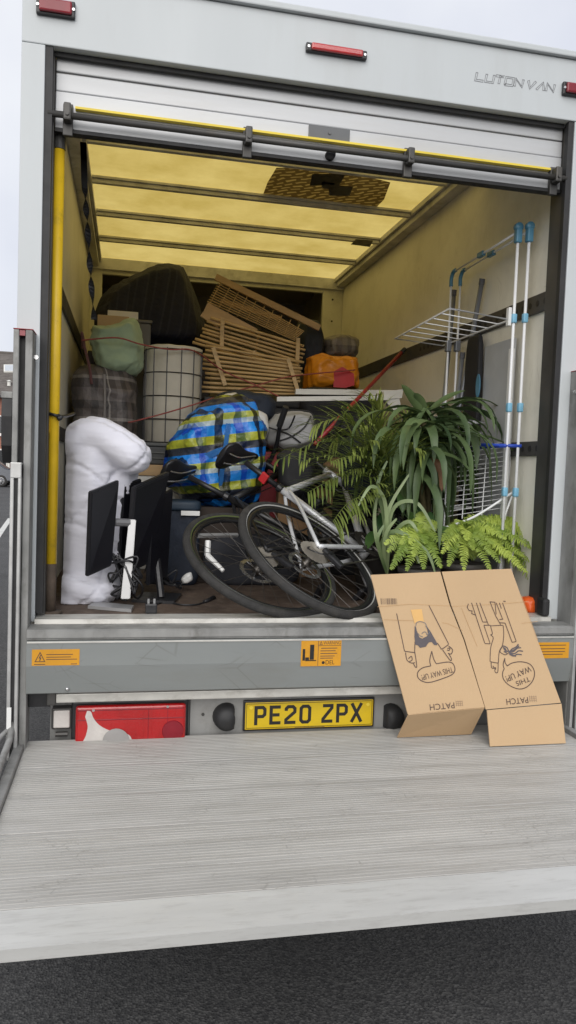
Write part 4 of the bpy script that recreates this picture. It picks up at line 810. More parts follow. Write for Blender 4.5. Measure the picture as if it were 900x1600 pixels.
# blue plaid bag on brown box
bz = AY(340, 792, .95).z
t = carton('moving_box', (-.47, .9, FZ), (-.02, 1.3, bz-.0), mat('dark_card', (.04, .03, .024), .85, var=.3), 'dark brown moving box underneath the blue checked bag', 'box', .005)
t = thing('checked_bag', 'blue, yellow and black checked woven storage bag behind the bicycles', 'storage bag', (-.28, 1.05, bz))
bm = puff([(318, 640), (345, 627), (375, 624), (393, 634), (402, 665), (406, 705), (404, 755), (395, 780), (350, 790), (300, 782), (266, 755), (262, 735), (268, 695), (285, 665)], 1.06, .44, .01, 2, .022, 6, (1.2, 1, .8), 11); displace(bm, crumple(.012, 11, (1, 1, 1.3), 2)); displace(bm, crumple(.005, 26, (1, 1, 1), 7)); bagb = obj('bag_body', bm, blue_plaid, t, smooth=True)
strap_blue = mat('strap_blue', (.03, .2, .55), .6, var=.15)
def ribbon(pts, wd, m, nm, parent, th=.003, axis=None):
    pts = spline(pts, 6); bm = B(); vs = []
    for i, q in enumerate(pts):
        d_ = (pts[min(i+1, len(pts)-1)]-pts[max(i-1, 0)]).normalized(); s_ = d_.cross(axis or V((0, 1, 0))).normalized()*wd/2; vs.append((bm.verts.new(q-s_), bm.verts.new(q+s_)))
    for a, b_ in zip(vs, vs[1:]): bm.faces.new((a[0], a[1], b_[1], b_[0]))
    bmesh.ops.solidify(bm, geom=bm.faces[:], thickness=th); return obj(nm, bm, m, parent)
ribbon([AY(358, 634, .95), AY(357, 660, .835), AY(352, 700, .822), AY(346, 745, .83), AY(346, 775, .86)], .022, strap_blue, 'strap', t)
ribbon([AY(276, 742, .9), AY(300, 722, .84), AY(325, 712, .825), AY(346, 704, .822), AY(372, 706, .85)], .03, strap_blue, 'strap', t)
# dark clutter above / behind the bag
bm = puff([(330, 628), (345, 616), (375, 612), (420, 618), (432, 632), (425, 655), (395, 660), (345, 640)], 1.42, .22, .012, 8, .008, 10, seed=9); obj('black_bag', bm, navy_cloth, smooth=True, label='black soft bag slumped behind the checked storage bag', cat='bag')
bm = puff([(345, 622), (352, 616), (372, 614), (362, 622), (352, 632), (344, 632)], 1.28, .1, .008, 6, .004, 12, seed=1); obj('cream_cushion', bm, cream_cloth, smooth=True, label='small cream cushion edge poking up behind the checked storage bag', cat='cushion')
t = thing('fabric_tote', 'pale grey fabric tote with black piping under the white table frame', 'tote bag', AY(455, 700, 1.3))
bm = puff([(432, 648), (460, 641), (488, 648), (490, 672), (486, 695), (462, 702), (430, 704), (415, 694), (418, 665)], 1.34, .26, .012, 7, .01, 9, seed=12); obj('bag_body', bm, mat('tote_cloth', (.36, .36, .36), .8, var=.1, sheen=.1), t, smooth=True)
for P in (((432, 646), (460, 641), (489, 648), (490, 690)), ((432, 690), (455, 682), (475, 668), (486, 650)), ((420, 668), (450, 678), (470, 692))):
    bm = B(); tube(bm, spline([AY(u, v, 1.2) for u, v in P], 6), .0045, 6); obj('piping', bm, black_plastic, t, smooth=True)
bm = puff([(385, 652), (400, 640), (415, 648), (420, 670), (412, 690), (398, 690), (388, 680)], 1.3, .15, .011, 7, .006, 10, seed=13); obj('white_bag', bm, label_white, smooth=True, label='small white plastic bag between the checked bag and grey tote', cat='bag')
x0, z0, x1, z1 = rectpx(406, 706, 441, 742, 1.32); carton('red_box', (x0, 1.31, z0-.3), (x1, 1.52, z1), mat('red_box_card', (.4, .05, .06), .6, var=.2), 'red box behind the silver bicycle under the grey tote', 'box', .004)
x0, z0, x1, z1 = rectpx(440, 716, 470, 745, 1.45); carton('red_carton', (x0, 1.44, z0-.3), (x1, 1.56, z1), MATS['red_box_card'], 'second red carton tucked under the palm fronds behind the bicycles', 'box', .004)
carton('base_carton', (-.0, 1.32, FZ), (.24, 1.58, AY(420, 742, 1.32).z-.3+.002), cardboard_dark, 'brown carton on the van floor underneath the red boxes', 'box', .005)
x0, z0, x1, z1 = rectpx(428, 705, 600, 830, 1.2); carton('black_crate', (x0+.12, 1.18, FZ), (x1+.02, 1.55, z1-.1), mat('crate_black', (.018, .018, .02), .5, var=.3), 'black crate on the van floor behind the silver bicycle frame', 'crate', .01, .03)

# ---- duvet
def dcol(P, rx, ry, n=14, bm=None):
    pts = spline(P, 6)
    tube(bm, pts, rx, n)
bm = B()
def blobs(pts, r):  # chain of balls
    for q in spline(pts, 9): bmesh.ops.create_icosphere(bm, subdivisions=2, radius=1, matrix=Matrix.Translation(q) @ Matrix.Diagonal((r[0], r[1], r[2], 1)))
blobs([AY(137, 900, .45), AY(139, 840, .45), AY(143, 770, .46), AY(146, 712, .46)], (.112, .16, .1))
blobs([AY(165, 890, .5), AY(176, 800, .52), AY(180, 738, .52)], (.1, .16, .09))
blobs([AY(122, 690, .44), AY(138, 682, .43), AY(160, 684, .41), AY(182, 696, .39), AY(199, 707, .38), AY(207, 713, .38)], (.078, .13, .078))
blobs([AY(122, 915, .37), AY(150, 918, .36), AY(160, 914, .38)], (.078, .12, .07))
blobs([AY(112, 935, .38), AY(150, 938, .4)], (.075, .11, .045))
bm = remesh(bm, .0075, 30, .6)
cr1 = crumple(.002, 5, (1, 1, 1.4), 3); cr2 = crumple(.0042, 12, (.45, .45, 2.6), 5); cr3 = crumple(.0026, 30, (.5, .5, 2.2), 6)
def quilt(c):
    w1 = noise.noise(c*3)*.05; a = ((c.x+c.y*.5)*.6+c.z+w1) % .23-.115; b = ((c.x+c.y*.5)*.8-c.z*.8-w1) % .3-.15
    s1 = math.exp(-(a/.01)**2); s2 = math.exp(-(b/.01)**2); nr = max(math.exp(-(a/.045)**2), math.exp(-(b/.045)**2))
    return cr1(c)+cr2(c)*(.3+nr)+cr3(c)*(.25+nr)-.008*max(s1, s2)
displace(bm, quilt)
for v in bm.verts:
    v.co.z = max(v.co.z, FZ+.002); v.co.x = max(v.co.x, -.972 if v.co.y > .1 else v.co.x)
    if v.co.x < -.972: v.co.x = -.972
obj('duvet', bm, duvet_white, smooth=True, label='thick white quilted duvet bundled against the yellow grab pole', cat='duvet')
bm = B(); tube(bm, spline([AY(72, 645, .09), AY(80, 647, .07), AY(92, 650, .075), AY(104, 650, .2), AY(116, 646, .3)], 6), .006, 6); tube(bm, spline([AY(90, 648, .075), AY(93, 655, .07), AY(96, 650, .075)], 4), .008, 6)
obj('tie_rope', bm, black_plastic, smooth=True, label='short black rope tying the white duvet to the yellow pole', cat='rope')

# ---- monitors
def panel(name, label, q4, th=.022):
    """q4: photo pixel + depth of bottom near, bottom far, top far, top near corner of the visible face"""
    P_ = [AY(*q) for q in q4]; n_ = (P_[1]-P_[0]).cross(P_[3]-P_[0]).normalized()
    if n_.dot(CAM-P_[0]) < 0: n_ = -n_
    t = thing(name, label, 'monitor', (P_[0].x, P_[0].y, FZ), 'flat computer monitors beside the duvet')
    bm = B(); prism(bm, P_, -n_*th); bmesh.ops.bevel(bm, geom=bm.edges[:], offset=.004, segments=2, affect='EDGES'); obj('casing', bm, screen_black, t)
    c = sum(P_, V())/4; bm = B(); prism(bm, [c+(q-c)*.93+n_*.0006 for q in P_], n_*.001); obj('screen', bm, mat('screen_face', (.008, .008, .011), .3, var=.25, scale=3) if 'screen_face' not in MATS else MATS['screen_face'], t)
    def at(x, y, h_): return (P_[0].lerp(P_[1], x)).lerp(P_[3].lerp(P_[2], x), y)+n_*h_
    return t, at
m1, at1 = panel('computer_monitor', 'black monitor leaning against the white duvet, stand with silver base', ((138, 901, .13), (175, 884, .22), (187, 750, .24), (143, 768, .15)))
a = AY(196, 936, .2); b_ = AY(207, 812, .25)
bm = B(); s_ = V((1, 0, 0)); prism(bm, [a-s_*.018, a+s_*.018, b_+s_*.014, b_-s_*.014], (0, .02, 0)); bmesh.ops.bevel(bm, geom=bm.edges[:], offset=.003, segments=2, affect='EDGES'); obj('stand_neck', bm, silver_plastic, m1)
pl = [AZ(u, v, FZ+.001) for u, v in ((137, 951), (205, 957), (209, 950), (150, 944))]; bm = B(); prism(bm, pl, (0, 0, .012)); obj('stand_base', bm, silver_plastic, m1)
bm = B(); a = AY(180, 816, .25); tube(bm, [a, AY(203, 817, .26)], .016, 8); obj('stand_mount', bm, mat('mount_grey', (.12, .12, .125), .5), m1)
m2, at2 = panel('computer_monitor', 'tall black monitor, back outwards, behind the silver stand neck', ((201, 897, .29), (238, 878, .42), (266, 737, .46), (212, 761, .31)), .026)
bm = B(); prism(bm, [at2(x, y, .0018) for x, y in ((.62, .66), (.76, .66), (.76, .78), (.62, .78))], (0, -.0008, 0)); obj('badge', bm, mat('badge_grey', (.05, .05, .055), .3), m2)
bm = B(); tube(bm, [at2(.5, .4, -.04), V((at2(.5, 0, -.06).x, at2(.5, 0, -.06).y, FZ+.01))], .014, 8); obj('stand_neck', bm, black_plastic, m2)
m2b, at2b = panel('computer_monitor', 'dark monitor edge showing between the duvet and the tall monitor', ((186, 890, .36), (212, 880, .44), (222, 748, .46), (194, 756, .38)), .02)
bm = B(); tube(bm, [at2b(.5, .4, -.03), V((at2b(.5, 0, -.05).x, at2b(.5, 0, -.05).y, FZ+.002))], .014, 8); obj('stand_neck', bm, black_plastic, m2b)
m3, at3 = panel('computer_monitor', 'small black monitor with thin bezel beside the navy backpack', ((233, 915, .38), (262, 900, .5), (271, 764, .53), (238, 781, .40)), .02)
bm = B(); pl = [AZ(u, v, FZ+.001) for u, v in ((205, 941), (272, 944), (284, 931), (225, 929))]; prism(bm, pl, (0, 0, .012)); obj('stand_base', bm, black_plastic, m3)
bm = B(); tube(bm, [AZ(252, 934, FZ+.013), at3(.6, .45, -.04)], .016, 8); obj('stand_neck', bm, black_plastic, m3)
# navy backpack
t = thing('backpack', 'navy backpack with white reflective band standing behind the bicycle wheel', 'backpack', AZ(282, 918, FZ))
x0, z0, x1, z1 = rectpx(251, 784, 314, 914, .78)
bm = superbox((x1-x0, .2, z1-FZ), 6, 16, T((x0+x1)/2, .88, (z1+FZ)/2), .006, 10, 3); obj('body', bm, navy_cloth, t, smooth=True)
bm = superbox((x1-x0+.012, .215, .055), 5, 8, T((x0+x1)/2, .876, z1-.02)); obj('flap', bm, mat('navy_light', (.018, .034, .055), .6, var=.2), t, smooth=True)
a = AY(283, 798, .765); e = AY(312, 806, .765); bm = B(); bbox(bm, (a.x, .764, e.z), (e.x, .769, a.z), .001); obj('reflective_band', bm, label_white, t)
bm = B(); a = AY(262, 790, .76); tube(bm, spline([AY(258, 800, .765), AY(253, 840, .74), AY(256, 880, .75)], 6), .008, 6); obj('strap', bm, black_plastic, t)
bm = B(); q = AY(294, 903, .55); 
# cables
def cable(pts, r_, label, nm='cable', grp=None, m=black_plastic):
    bm = B(); tube(bm, spline(pts, 7), r_, 6); return obj(nm, bm, m, smooth=True, label=label, cat='cable', group=grp)
rnd = random.Random(3)
for k in range(9):
    pts = [AY(176+rnd.uniform(-2, 10), 868+rnd.uniform(-25, 15), .24)]
    for j in range(5): pts.append(AY(rnd.uniform(172, 222), rnd.uniform(865, 938), rnd.uniform(.2, .3)))
    for q in pts: q.z = max(q.z, FZ+.006)
    cable(pts, .0045, 'black power cable in the tangle around the silver monitor stand', 'power_cable', 'cables around the monitor stands')
for k in range(6):
    pts = [AY(rnd.uniform(225, 285), rnd.uniform(885, 918), rnd.uniform(.45, .6)) for j in range(5)]
    for q in pts: q.z = max(q.z, FZ+.02)
    cable(pts, .004, 'black video cable bunched on the base of the small monitor', 'video_cable', 'cables on the small monitor base')
cable([AZ(238, 946, FZ+.005), AZ(258, 941, FZ+.004), AZ(285, 945, FZ+.004), AZ(310, 944, FZ+.004), AZ(330, 936, FZ+.004)], .004, 'thin black cable lying along the van floor in front of the wheel', 'floor_cable')
bm = B(); a = AZ(320, 940, FZ+.006); e = AZ(334, 934, FZ+.006); tube(bm, [a, e], [.008, .011], 8); obj('cable_plug', bm, black_plastic, smooth=True, label='black moulded plug end on the van floor in front of the wheel', cat='plug')
cable(spline([AY(243, 790, .4), AY(238, 830, .42), AY(232, 870, .42), AY(226, 895, .42)], 2), .003, 'thin dark cable hanging down the small monitor edge', 'hanging_cable')
t = thing('power_plug', 'black three pin plug standing on the aluminium sill', 'plug', AZ(236, 958, FZ+.008)); q = AZ(236, 958, .946)
bm = B(); bbox(bm, (q.x-.022, q.y-.02, .947), (q.x+.022, q.y+.025, .985), .006); obj('plug_body', bm, black_plastic, t)
for dx in (-.011, .011):
    bm = B(); box(bm, (q.x+dx-.004, q.y-.008, .9855), (q.x+dx+.004, q.y-.005, 1.003)); obj('pin', bm, chrome, t)
# white paper scrap under the backpack
bm = puff([(283, 905), (290, 898), (298, 895), (300, 905), (293, 911), (286, 912)], .62, .03, .005, 4, .004, 25, seed=7); obj('paper_scrap', bm, label_white, smooth=True, label='crumpled white tissue beside the navy backpack', cat='paper')

# ---- bicycles
def bike(name, label, hub, n, ang, frame_m, rim_m, stripe_m, spoke_m, tube_r=.017):
    n = V(n).normalized(); up_ = -.78*RT+.62*UP; up_ = (up_-up_.dot(n)*n).normalized(); left = -n; f0 = left.cross(up_)
    a_ = rad(ang); u_ = math.cos(a_)*up_+math.sin(a_)*f0; fw = left.cross(u_)
    M = Matrix(((fw.x, left.x, u_.x, hub[0]), (fw.y, left.y, u_.y, hub[1]), (fw.z, left.z, u_.z, hub[2]), (0, 0, 0, 1)))
    t = thing(name, label, 'bicycle', (hub[0], hub[1], FZ), 'bicycles lying at the van threshold')
    P = lambda x, y, z: M @ V((x, y, z))
    def wheel(cx, rear):
        Mw = M @ T(cx, 0, 0) @ RX(rad(90))
        bm = B(); R_, r_ = .3265, .018
        rings = []
        for k in range(13):
            an = 2*math.pi*k/12; rings.append((R_+r_*math.cos(an), r_*math.sin(an)))
        lathe(bm, rings, Mw, 72); bmesh.ops.remove_doubles(bm, verts=bm.verts, dist=1e-5)
        wl = obj('wheel', bm, tyre, t, smooth=True)
        bm = B(); lathe(bm, [(.3085, -.011), (.3085, .011), (.294, .009), (.286, .0), (.294, -.009), (.3085, -.011)], Mw, 60); obj('rim', bm, rim_m, wl, smooth=True)
        bm = B(); lathe(bm, [(.3125, .0125), (.3145, .0145), (.3165, .0158), (.3135, .013), (.3125, .0125)], Mw, 72); obj('wall_stripe', bm, stripe_m, wl, smooth=True)
        bm = B()
        for k in range(28):
            an = 2*math.pi*k/28; sy = .028 if k % 2 else -.028; tw_ = .5 if (k//2) % 2 else -.5
            tube(bm, [Mw @ V((.022*math.cos(an+tw_*2), .022*math.sin(an+tw_*2), sy)), Mw @ V((.29*math.cos(an), .29*math.sin(an), 0))], .0012, 4, caps=False)
        obj('spokes', bm, spoke_m, wl)
        bm = B(); lathe(bm, [(.006, -.06), (.012, -.055), (.024, -.032), (.024, -.028), (.014, -.024), (.014, .024), (.024, .028), (.024, .032), (.012, .055), (.006, .06)], Mw, 16, True); obj('hub', bm, chain_steel, wl, smooth=True)
        bm = B(); rr = .08; lathe(bm, [(rr, .045 if not rear else -.045+.0), (rr, .047 if not rear else -.043), (rr-.018, .047 if not rear else -.043), (rr-.018, .045 if not rear else -.045)], Mw, 36)
        for k in range(6):
            an = 2*math.pi*k/6; zz = .046 if not rear else -.044; tube(bm, [Mw @ V((.015*math.cos(an), .015*math.sin(an), zz)), Mw @ V((.065*math.cos(an+.4), .065*math.sin(an+.4), zz))], .003, 4)
        obj('brake_disc', bm, chrome, wl)
        return wl
    wr = wheel(0, True); wf = wheel(1.03, False)
    # cassette on the drive side (local -Y)
    Mw = M @ RX(rad(90))
    cs = None
    for k in range(8):
        rr = .066-.005*k; zz = .030+.0038*k; bm = B(); nT = 44
        ring = lambda z_: [bm.verts.new(Mw @ V(((rr+(.0025 if j % 2 else -.001))*math.cos(2*math.pi*j/nT), (rr+(.0025 if j % 2 else -.001))*math.sin(2*math.pi*j/nT), z_))) for j in range(nT)]
        a, b_ = ring(zz), ring(zz+.0016); bm.faces.new(a[::-1]); bm.faces.new(b_)
        for j in range(nT): bm.faces.new((a[j], a[(j+1) % nT], b_[(j+1) % nT], b_[j]))
        obj('sprocket', bm, mat('sprocket_steel', (.38, .35, .3), .4, .35, var=.2) if 'sprocket_steel' not in MATS else MATS['sprocket_steel'], t)
    bb = (.43, 0, -.06); scl = (.29, 0, .399); hb = (.885, 0, .37); ht = (.845, 0, .5)
    bm = B(); tube(bm, [P(*bb), P(*scl)], tube_r, 12); tube(bm, [P(*bb), P(*hb)], tube_r*1.15, 12); tube(bm, [P(.295, 0, .385), P(.855, 0, .46)], tube_r*.95, 12); tube(bm, [P(*hb), P(*ht)], tube_r*1.2, 12)
    tube(bm, [P(.43, -.034, -.06), P(.43, .034, -.06)], .021, 14); fr = obj('frame', bm, frame_m, t, smooth=True)
    for s_ in (-1, 1):
        bm = B(); tube(bm, spline([P(.3, s_*.018, .375), P(.2, s_*.045, .25), P(.0, s_*.064, .0)], 5), .0085, 8); obj('seat_stay', bm, frame_m, t, smooth=True)
        bm = B(); tube(bm, spline([P(.42, s_*.03, -.06), P(.25, s_*.05, -.04), P(.0, s_*.064, .0)], 5), .0105, 8); obj('chain_stay', bm, frame_m, t, smooth=True)
        bm = B(); tube(bm, spline([P(.89, s_*.035, .33), P(.96, s_*.05, .18), P(1.03, s_*.055, .0)], 5), .013, 8); obj('fork_blade', bm, frame_black, t, smooth=True)
    bm = B(); tube(bm, [P(*scl), P(.225, 0, .605)], .0135, 10); obj('seat_post', bm, black_plastic, t, smooth=True)
    bm = B(); tube(bm, [P(.287, 0, .405), P(.281, 0, .425)], .021, 12); obj('seat_clamp', bm, black_plastic, t)
    # saddle
    bm = B(); rings = []
    for (sx, wd, zc_, th) in ((-.135, .012, .025, .006), (-.125, .06, .03, .02), (-.09, .078, .028, .026), (-.04, .066, .022, .026), (.02, .036, .018, .024), (.08, .022, .016, .02), (.125, .016, .008, .014), (.14, .004, .002, .004)):
        ring = []
        for j in range(12):
            an = 2*math.pi*j/12; ring.append(bm.verts.new(P(.225+sx, wd*math.cos(an), .63+zc_+th*(math.sin(an) if math.sin(an) > 0 else .55*math.sin(an)))))
        rings.append(ring)
    for a, b_ in zip(rings, rings[1:]):
        for j in range(12): bm.faces.new((a[j], a[(j+1) % 12], b_[(j+1) % 12], b_[j]))
    bm.faces.new(rings[0]); bm.faces.new(rings[-1][::-1]); bmesh.ops.recalc_face_normals(bm, faces=bm.faces); bmesh.ops.subdivide_edges(bm, edges=bm.edges, cuts=1, use_grid_fill=True, smooth=.6); sad = obj('saddle', bm, black_plastic, t, smooth=True)
    for s_ in (-1, 1):
        bm = B(); tube(bm, spline([P(.115, s_*.028, .642), P(.17, s_*.022, .618), P(.26, s_*.022, .618), P(.34, s_*.008, .635)], 4), .0035, 6); obj('saddle_rail', bm, chrome, sad)
    # bars
    bm = B(); tube(bm, [P(.845, 0, .5), P(.832, 0, .545), P(.91, 0, .575)], .015, 10); obj('stem', bm, black_plastic, t)
    bm = B(); tube(bm, spline([P(.87, .31, .6), P(.895, .2, .598), P(.912, .08, .576), P(.912, -.08, .576), P(.895, -.2, .598), P(.87, -.31, .6)], 5), .012, 10); hbr = obj('handlebar', bm, black_plastic, t, smooth=True)
    for s_ in (-1, 1):
        bm = B(); tube(bm, [P(.888, s_*.2, .598), P(.868, s_*.32, .6)], .0165, 10); obj('grip', bm, black_rubber, hbr)
        bm = B(); tube(bm, spline([P(.9, s_*.18, .59), P(.95, s_*.2, .57), P(.94, s_*.28, .565)], 4), .005, 6); obj('brake_lever', bm, black_plastic, hbr)
    # cranks
    M3_ = M @ T(.43, 0, -.06) @ RX(rad(90)); bm = B(); nT = 64; rr = .088
    lathe(bm, [(.055, .045), (rr, .045), (rr, .048), (.055, .048), (.055, .045)], M3_, 48)
    for k in range(4): tube(bm, [M3_ @ V((.0, .0, .047)), M3_ @ V((.06*math.cos(k*1.571), .06*math.sin(k*1.571), .0465))], .007, 6)
    obj('chainring', bm, chain_steel, t)
    for s_, an in ((1, .9), (-1, .9+math.pi)):
        dx, dz_ = math.cos(an)*.17, math.sin(an)*.17; bm = B(); tube(bm, [P(.43, -s_*.06, -.06), P(.43+dx, -s_*.068, -.06+dz_)], [.012, .009], 8); cr_ = obj('crank', bm, silver_plastic, t, smooth=True)
        bm = B(); yy = -s_*.12; bbox(bm, (.43+dx-.045, yy-.04, -.06+dz_-.012), (.43+dx+.045, yy+.04, -.06+dz_+.012), .006, 1, M); obj('pedal', bm, black_plastic, cr_)
    bm = B(); tube(bm, [P(.0, -.045, .045), P(.43, -.0465, .03)], .0045, 5); tube(bm, [P(.02, -.045, -.1), P(.43, -.0465, -.148)], .0045, 5); obj('chain', bm, chain_steel, t)
    bm = B(); bbox(bm, (.0, -.075, -.13), (.03, -.05, -.02), .008, 2, M); lathe(bm, [(.003, .06), (.02, .06), (.02, .066), (.003, .066)], M @ T(.02, 0, -.11) @ RX(rad(90)), 14); lathe(bm, [(.003, .06), (.02, .06), (.02, .066), (.003, .066)], M @ T(.03, 0, -.055) @ RX(rad(90)), 14); tube(bm, spline([P(.015, -.08, -.06), P(-.06, -.08, -.05), P(-.05, -.05, .02), P(.1, -.06, -.02)], 5), .003, 5); obj('derailleur', bm, black_plastic, t)
    for s_, pl_ in ((1, [(.9, .1, .58), (.98, .05, .5), (.86, .03, .42), (.6, .025, .4), (.33, .02, .36), (.1, .06, .1)]), (-1, [(.9, -.1, .58), (.97, -.06, .48), (.84, -.03, .36), (.6, -.03, .1), (.44, -.04, -.08), (.15, -.06, -.06)])):
        bm = B(); tube(bm, spline([P(*q) for q in pl_], 5), .0028, 5); obj('brake_cable', bm, black_plastic, t)
    return t, M
stripe_grey = mat('stripe_grey', (.4, .4, .38), .6); stripe_lime = mat('stripe_lime', (.09, .12, .03), .6)
b2, MB2 = bike('bicycle', 'black bicycle on the floor underneath the silver framed bicycle', (-.168, .264, 1.121), (.28, -.447, .849), 16, frame_black, frame_black, stripe_lime, chain_steel)
b1, MB1 = bike('bicycle', 'silver framed bicycle lying on top, its cassette facing out', (.03, .212, 1.139+.012), (.411, -.462, .786), 20, frame_silver, frame_black, stripe_grey, chain_steel)
q = AY(438, 771, .55); bm = B(); Mq = MB1 @ T(.262, 0, .49); bbox(bm, (-.028, -.024, -.02), (-.012, .024, .02), .005, 2, Mq); obj('rear_reflector', bm, red_plastic, b1)
# white kickstand and bracket of the lower bicycle
bm = B(); tube(bm, [AY(325, 845, .34), AY(324, 868, .32)], .012, 6); tube(bm, [AY(324, 868, .32), AY(349, 892, .26)], [.013, .008], 6); obj('kickstand', bm, label_white, b2)
bm = B(); a = AY(307, 837, .33); e = AY(370, 836, .5); tube(bm, [a, e], .011, 6); obj('rack_strut', bm, silver_plastic, b2)

# ---- clothes airers on the right wall
ta = thing('clothes_airer', 'tall white clothes airer with blue joints standing at the right wall', 'clothes airer', (.94, .6, FZ))
ZA = AX(832, 352, .955).z
fp = [(.965, .25), (.925, .275)]; bp = [(.955, .93), (.915, .955)]
for (x, y) in fp:
    bm = B(); tube(bm, [(x, y, FZ+.001), (x, y, ZA)], .0068, 10); obj('post', bm, white_wire, ta, smooth=True)
    bm = B(); bbox(bm, (x-.014, y-.015, ZA-.06), (x+.014, y+.015, ZA+.0), .006, 3); lathe(bm, [(.017, -.014), (.0195, -.01), (.0195, .01), (.017, .014)], T(x, y, ZA+.008) @ RX(rad(90)), 16, True); obj('joint', bm, blue_plastic, ta, smooth=True)
ZB = AX(716, 428, .94).z
for (x, y) in bp:
    bm = B(); tube(bm, [(x, y, FZ+.001), (x, y, ZB-.03)], .006, 8); obj('post', bm, white_wire, ta, smooth=True)
    bm = B(); tube(bm, spline([(x, y, ZB-.06), (x, y, ZB-.02), (x, y-.02, ZB+.008), (x, y-.05, ZB+.012)], 5), .0105, 8); obj('joint', bm, blue_plastic, ta, smooth=True)
for (f_, g_) in zip(fp, bp):
    bm = B(); tube(bm, [(f_[0], f_[1], ZA-.01), (g_[0], g_[1]-.05, ZB+.01)], .0055, 8); obj('top_rail', bm, white_wire, ta, smooth=True)
    q = V((f_[0], f_[1], ZA-.01)).lerp(V((g_[0], g_[1]-.05, ZB+.01)), .55); bm = B(); bbox(bm, (q.x-.01, q.y-.03, q.z-.012), (q.x+.01, q.y+.03, q.z+.012), .004); obj('joint', bm, blue_plastic, ta)
# wire shelf folded out to the left near the top
SZ = AX(803, 499, .93).z
c4 = [AZ(806, 500, SZ), AZ(703, 482, SZ+.0), AZ(617, 529, SZ), AZ(690, 540, SZ)]
c4 = [V((.92, .30, SZ)), V((.50, .44, SZ)), V((.50, 1.02, SZ-.02)), V((.90, .97, SZ-.02))]
c4[1] = AZ(703, 482, SZ); c4[2] = AZ(617, 529, SZ-.0); c4[3] = AZ(692, 540, SZ)
sh1 = B(); tube(sh1, c4, .0045, 6, closed=True); shf = obj('wire_shelf', sh1, white_wire, ta, smooth=True)
for k in range(1, 7):
    t_ = k/7; bm = B(); tube(bm, [c4[0].lerp(c4[3], t_)+V((0, 0, .001)), c4[1].lerp(c4[2], t_)+V((0, 0, .001))], .0026, 5); obj('shelf_wire', bm, white_wire, shf)
a = c4[0].lerp(c4[1], .03); bm = B(); bbox(bm, (.9, .275, SZ-.03), (.915, .3, SZ+.05), .003); obj('shelf_clip', bm, label_white, ta)
for v_, col in ((498, 0), (636, 0), (770, 0)):
    for (x, y) in fp:
        zz = AX(812, v_, .95).z; bm = B(); bbox(bm, (x-.011, y-.012, zz-.02), (x+.011, y+.012, zz+.02), .005, 2); obj('joint', bm, mat('pale_blue_plastic', (.2, .45, .62), .4) if 'pale_blue_plastic' not in MATS else MATS['pale_blue_plastic'], ta, smooth=True)
for (x, y) in bp:
    zz = AX(700, 545, .95).z; bm = B(); bbox(bm, (x-.014, y-.016, zz-.03), (x+.014, y+.016, zz+.03), .005, 2); obj('joint', bm, grey_tube, ta)
# lower wire shelves
for v_, x_in, tilt in ((655, .66, .02), (672, .66, .0), (712, .62, .0), (730, .64, .03), (745, .62, -.02), (772, .62, .04), (788, .6, .0), (800, .6, -.03)):
    zz = AX(800, v_, .93).z
    q4 = [V((.93, .52, zz)), V((x_in+.06, .56, zz+tilt)), V((x_in+.06, .9, zz+tilt)), V((.93, .92, zz))]
    bm = B(); tube(bm, q4, .0034, 6, closed=True); s2 = obj('wire_shelf', bm, white_wire, ta, smooth=True)
    for k in range(1, 9):
        t_ = k/9; bm = B(); tube(bm, [q4[0].lerp(q4[3], t_), q4[1].lerp(q4[2], t_)], .0022, 5); obj('shelf_wire', bm, white_wire, s2)
zz = AX(800, 697, .93).z; bm = B(); tube(bm, [(.9, .24, zz), (.93, .9, zz)], .008, 8); tube(bm, [AY(815, 697, .24), AY(752, 695, .34)], .008, 8); obj('blue_bar', bm, blue_deep, ta, smooth=True)
bm = B(); tube(bm, spline([AY(800, 770, .29), AY(740, 808, .33), AY(692, 825, .4), AY(684, 824, .42)], 5), .0055, 8); obj('support_strut', bm, white_wire, ta, smooth=True)
bm = B(); tube(bm, [AY(800, 775, .29), AY(778, 835, .33)], .0045, 8); obj('support_strut', bm, white_wire, ta, smooth=True)
# grey folding frame
tg = thing('folding_frame', 'grey tubular folding frame leaning on the wall behind the clothes airer', 'folding frame', AX(715, 760, .92))
def gtube(pa, ya, pb, yb_, r_=.011):
    bm = B(); a = AY(*pa, ya); b_ = AY(*pb, yb_); b_.z = FZ+.002; tube(bm, [a, b_], r_, 10); obj('tube', bm, grey_tube, tg, smooth=True)
def gt(a, b_): 
    bm = B(); tube(bm, [a, b_], .0125, 10); obj('tube', bm, grey_tube, tg, smooth=True); bm = B(); tube(bm, [a, a+(a-b_).normalized()*.03], .0145, 10); obj('end_cap', bm, mat('cap_grey', (.1, .1, .11), .5) if 'cap_grey' not in MATS else MATS['cap_grey'], tg)
gt(AX(709, 462, .97), V((.93, 1.12, FZ+.004))); gt(AX(752, 445, .99), V((.955, 1.14, FZ+.004))); gt(AX(722, 560, .97), V((.92, .98, FZ+.004)))
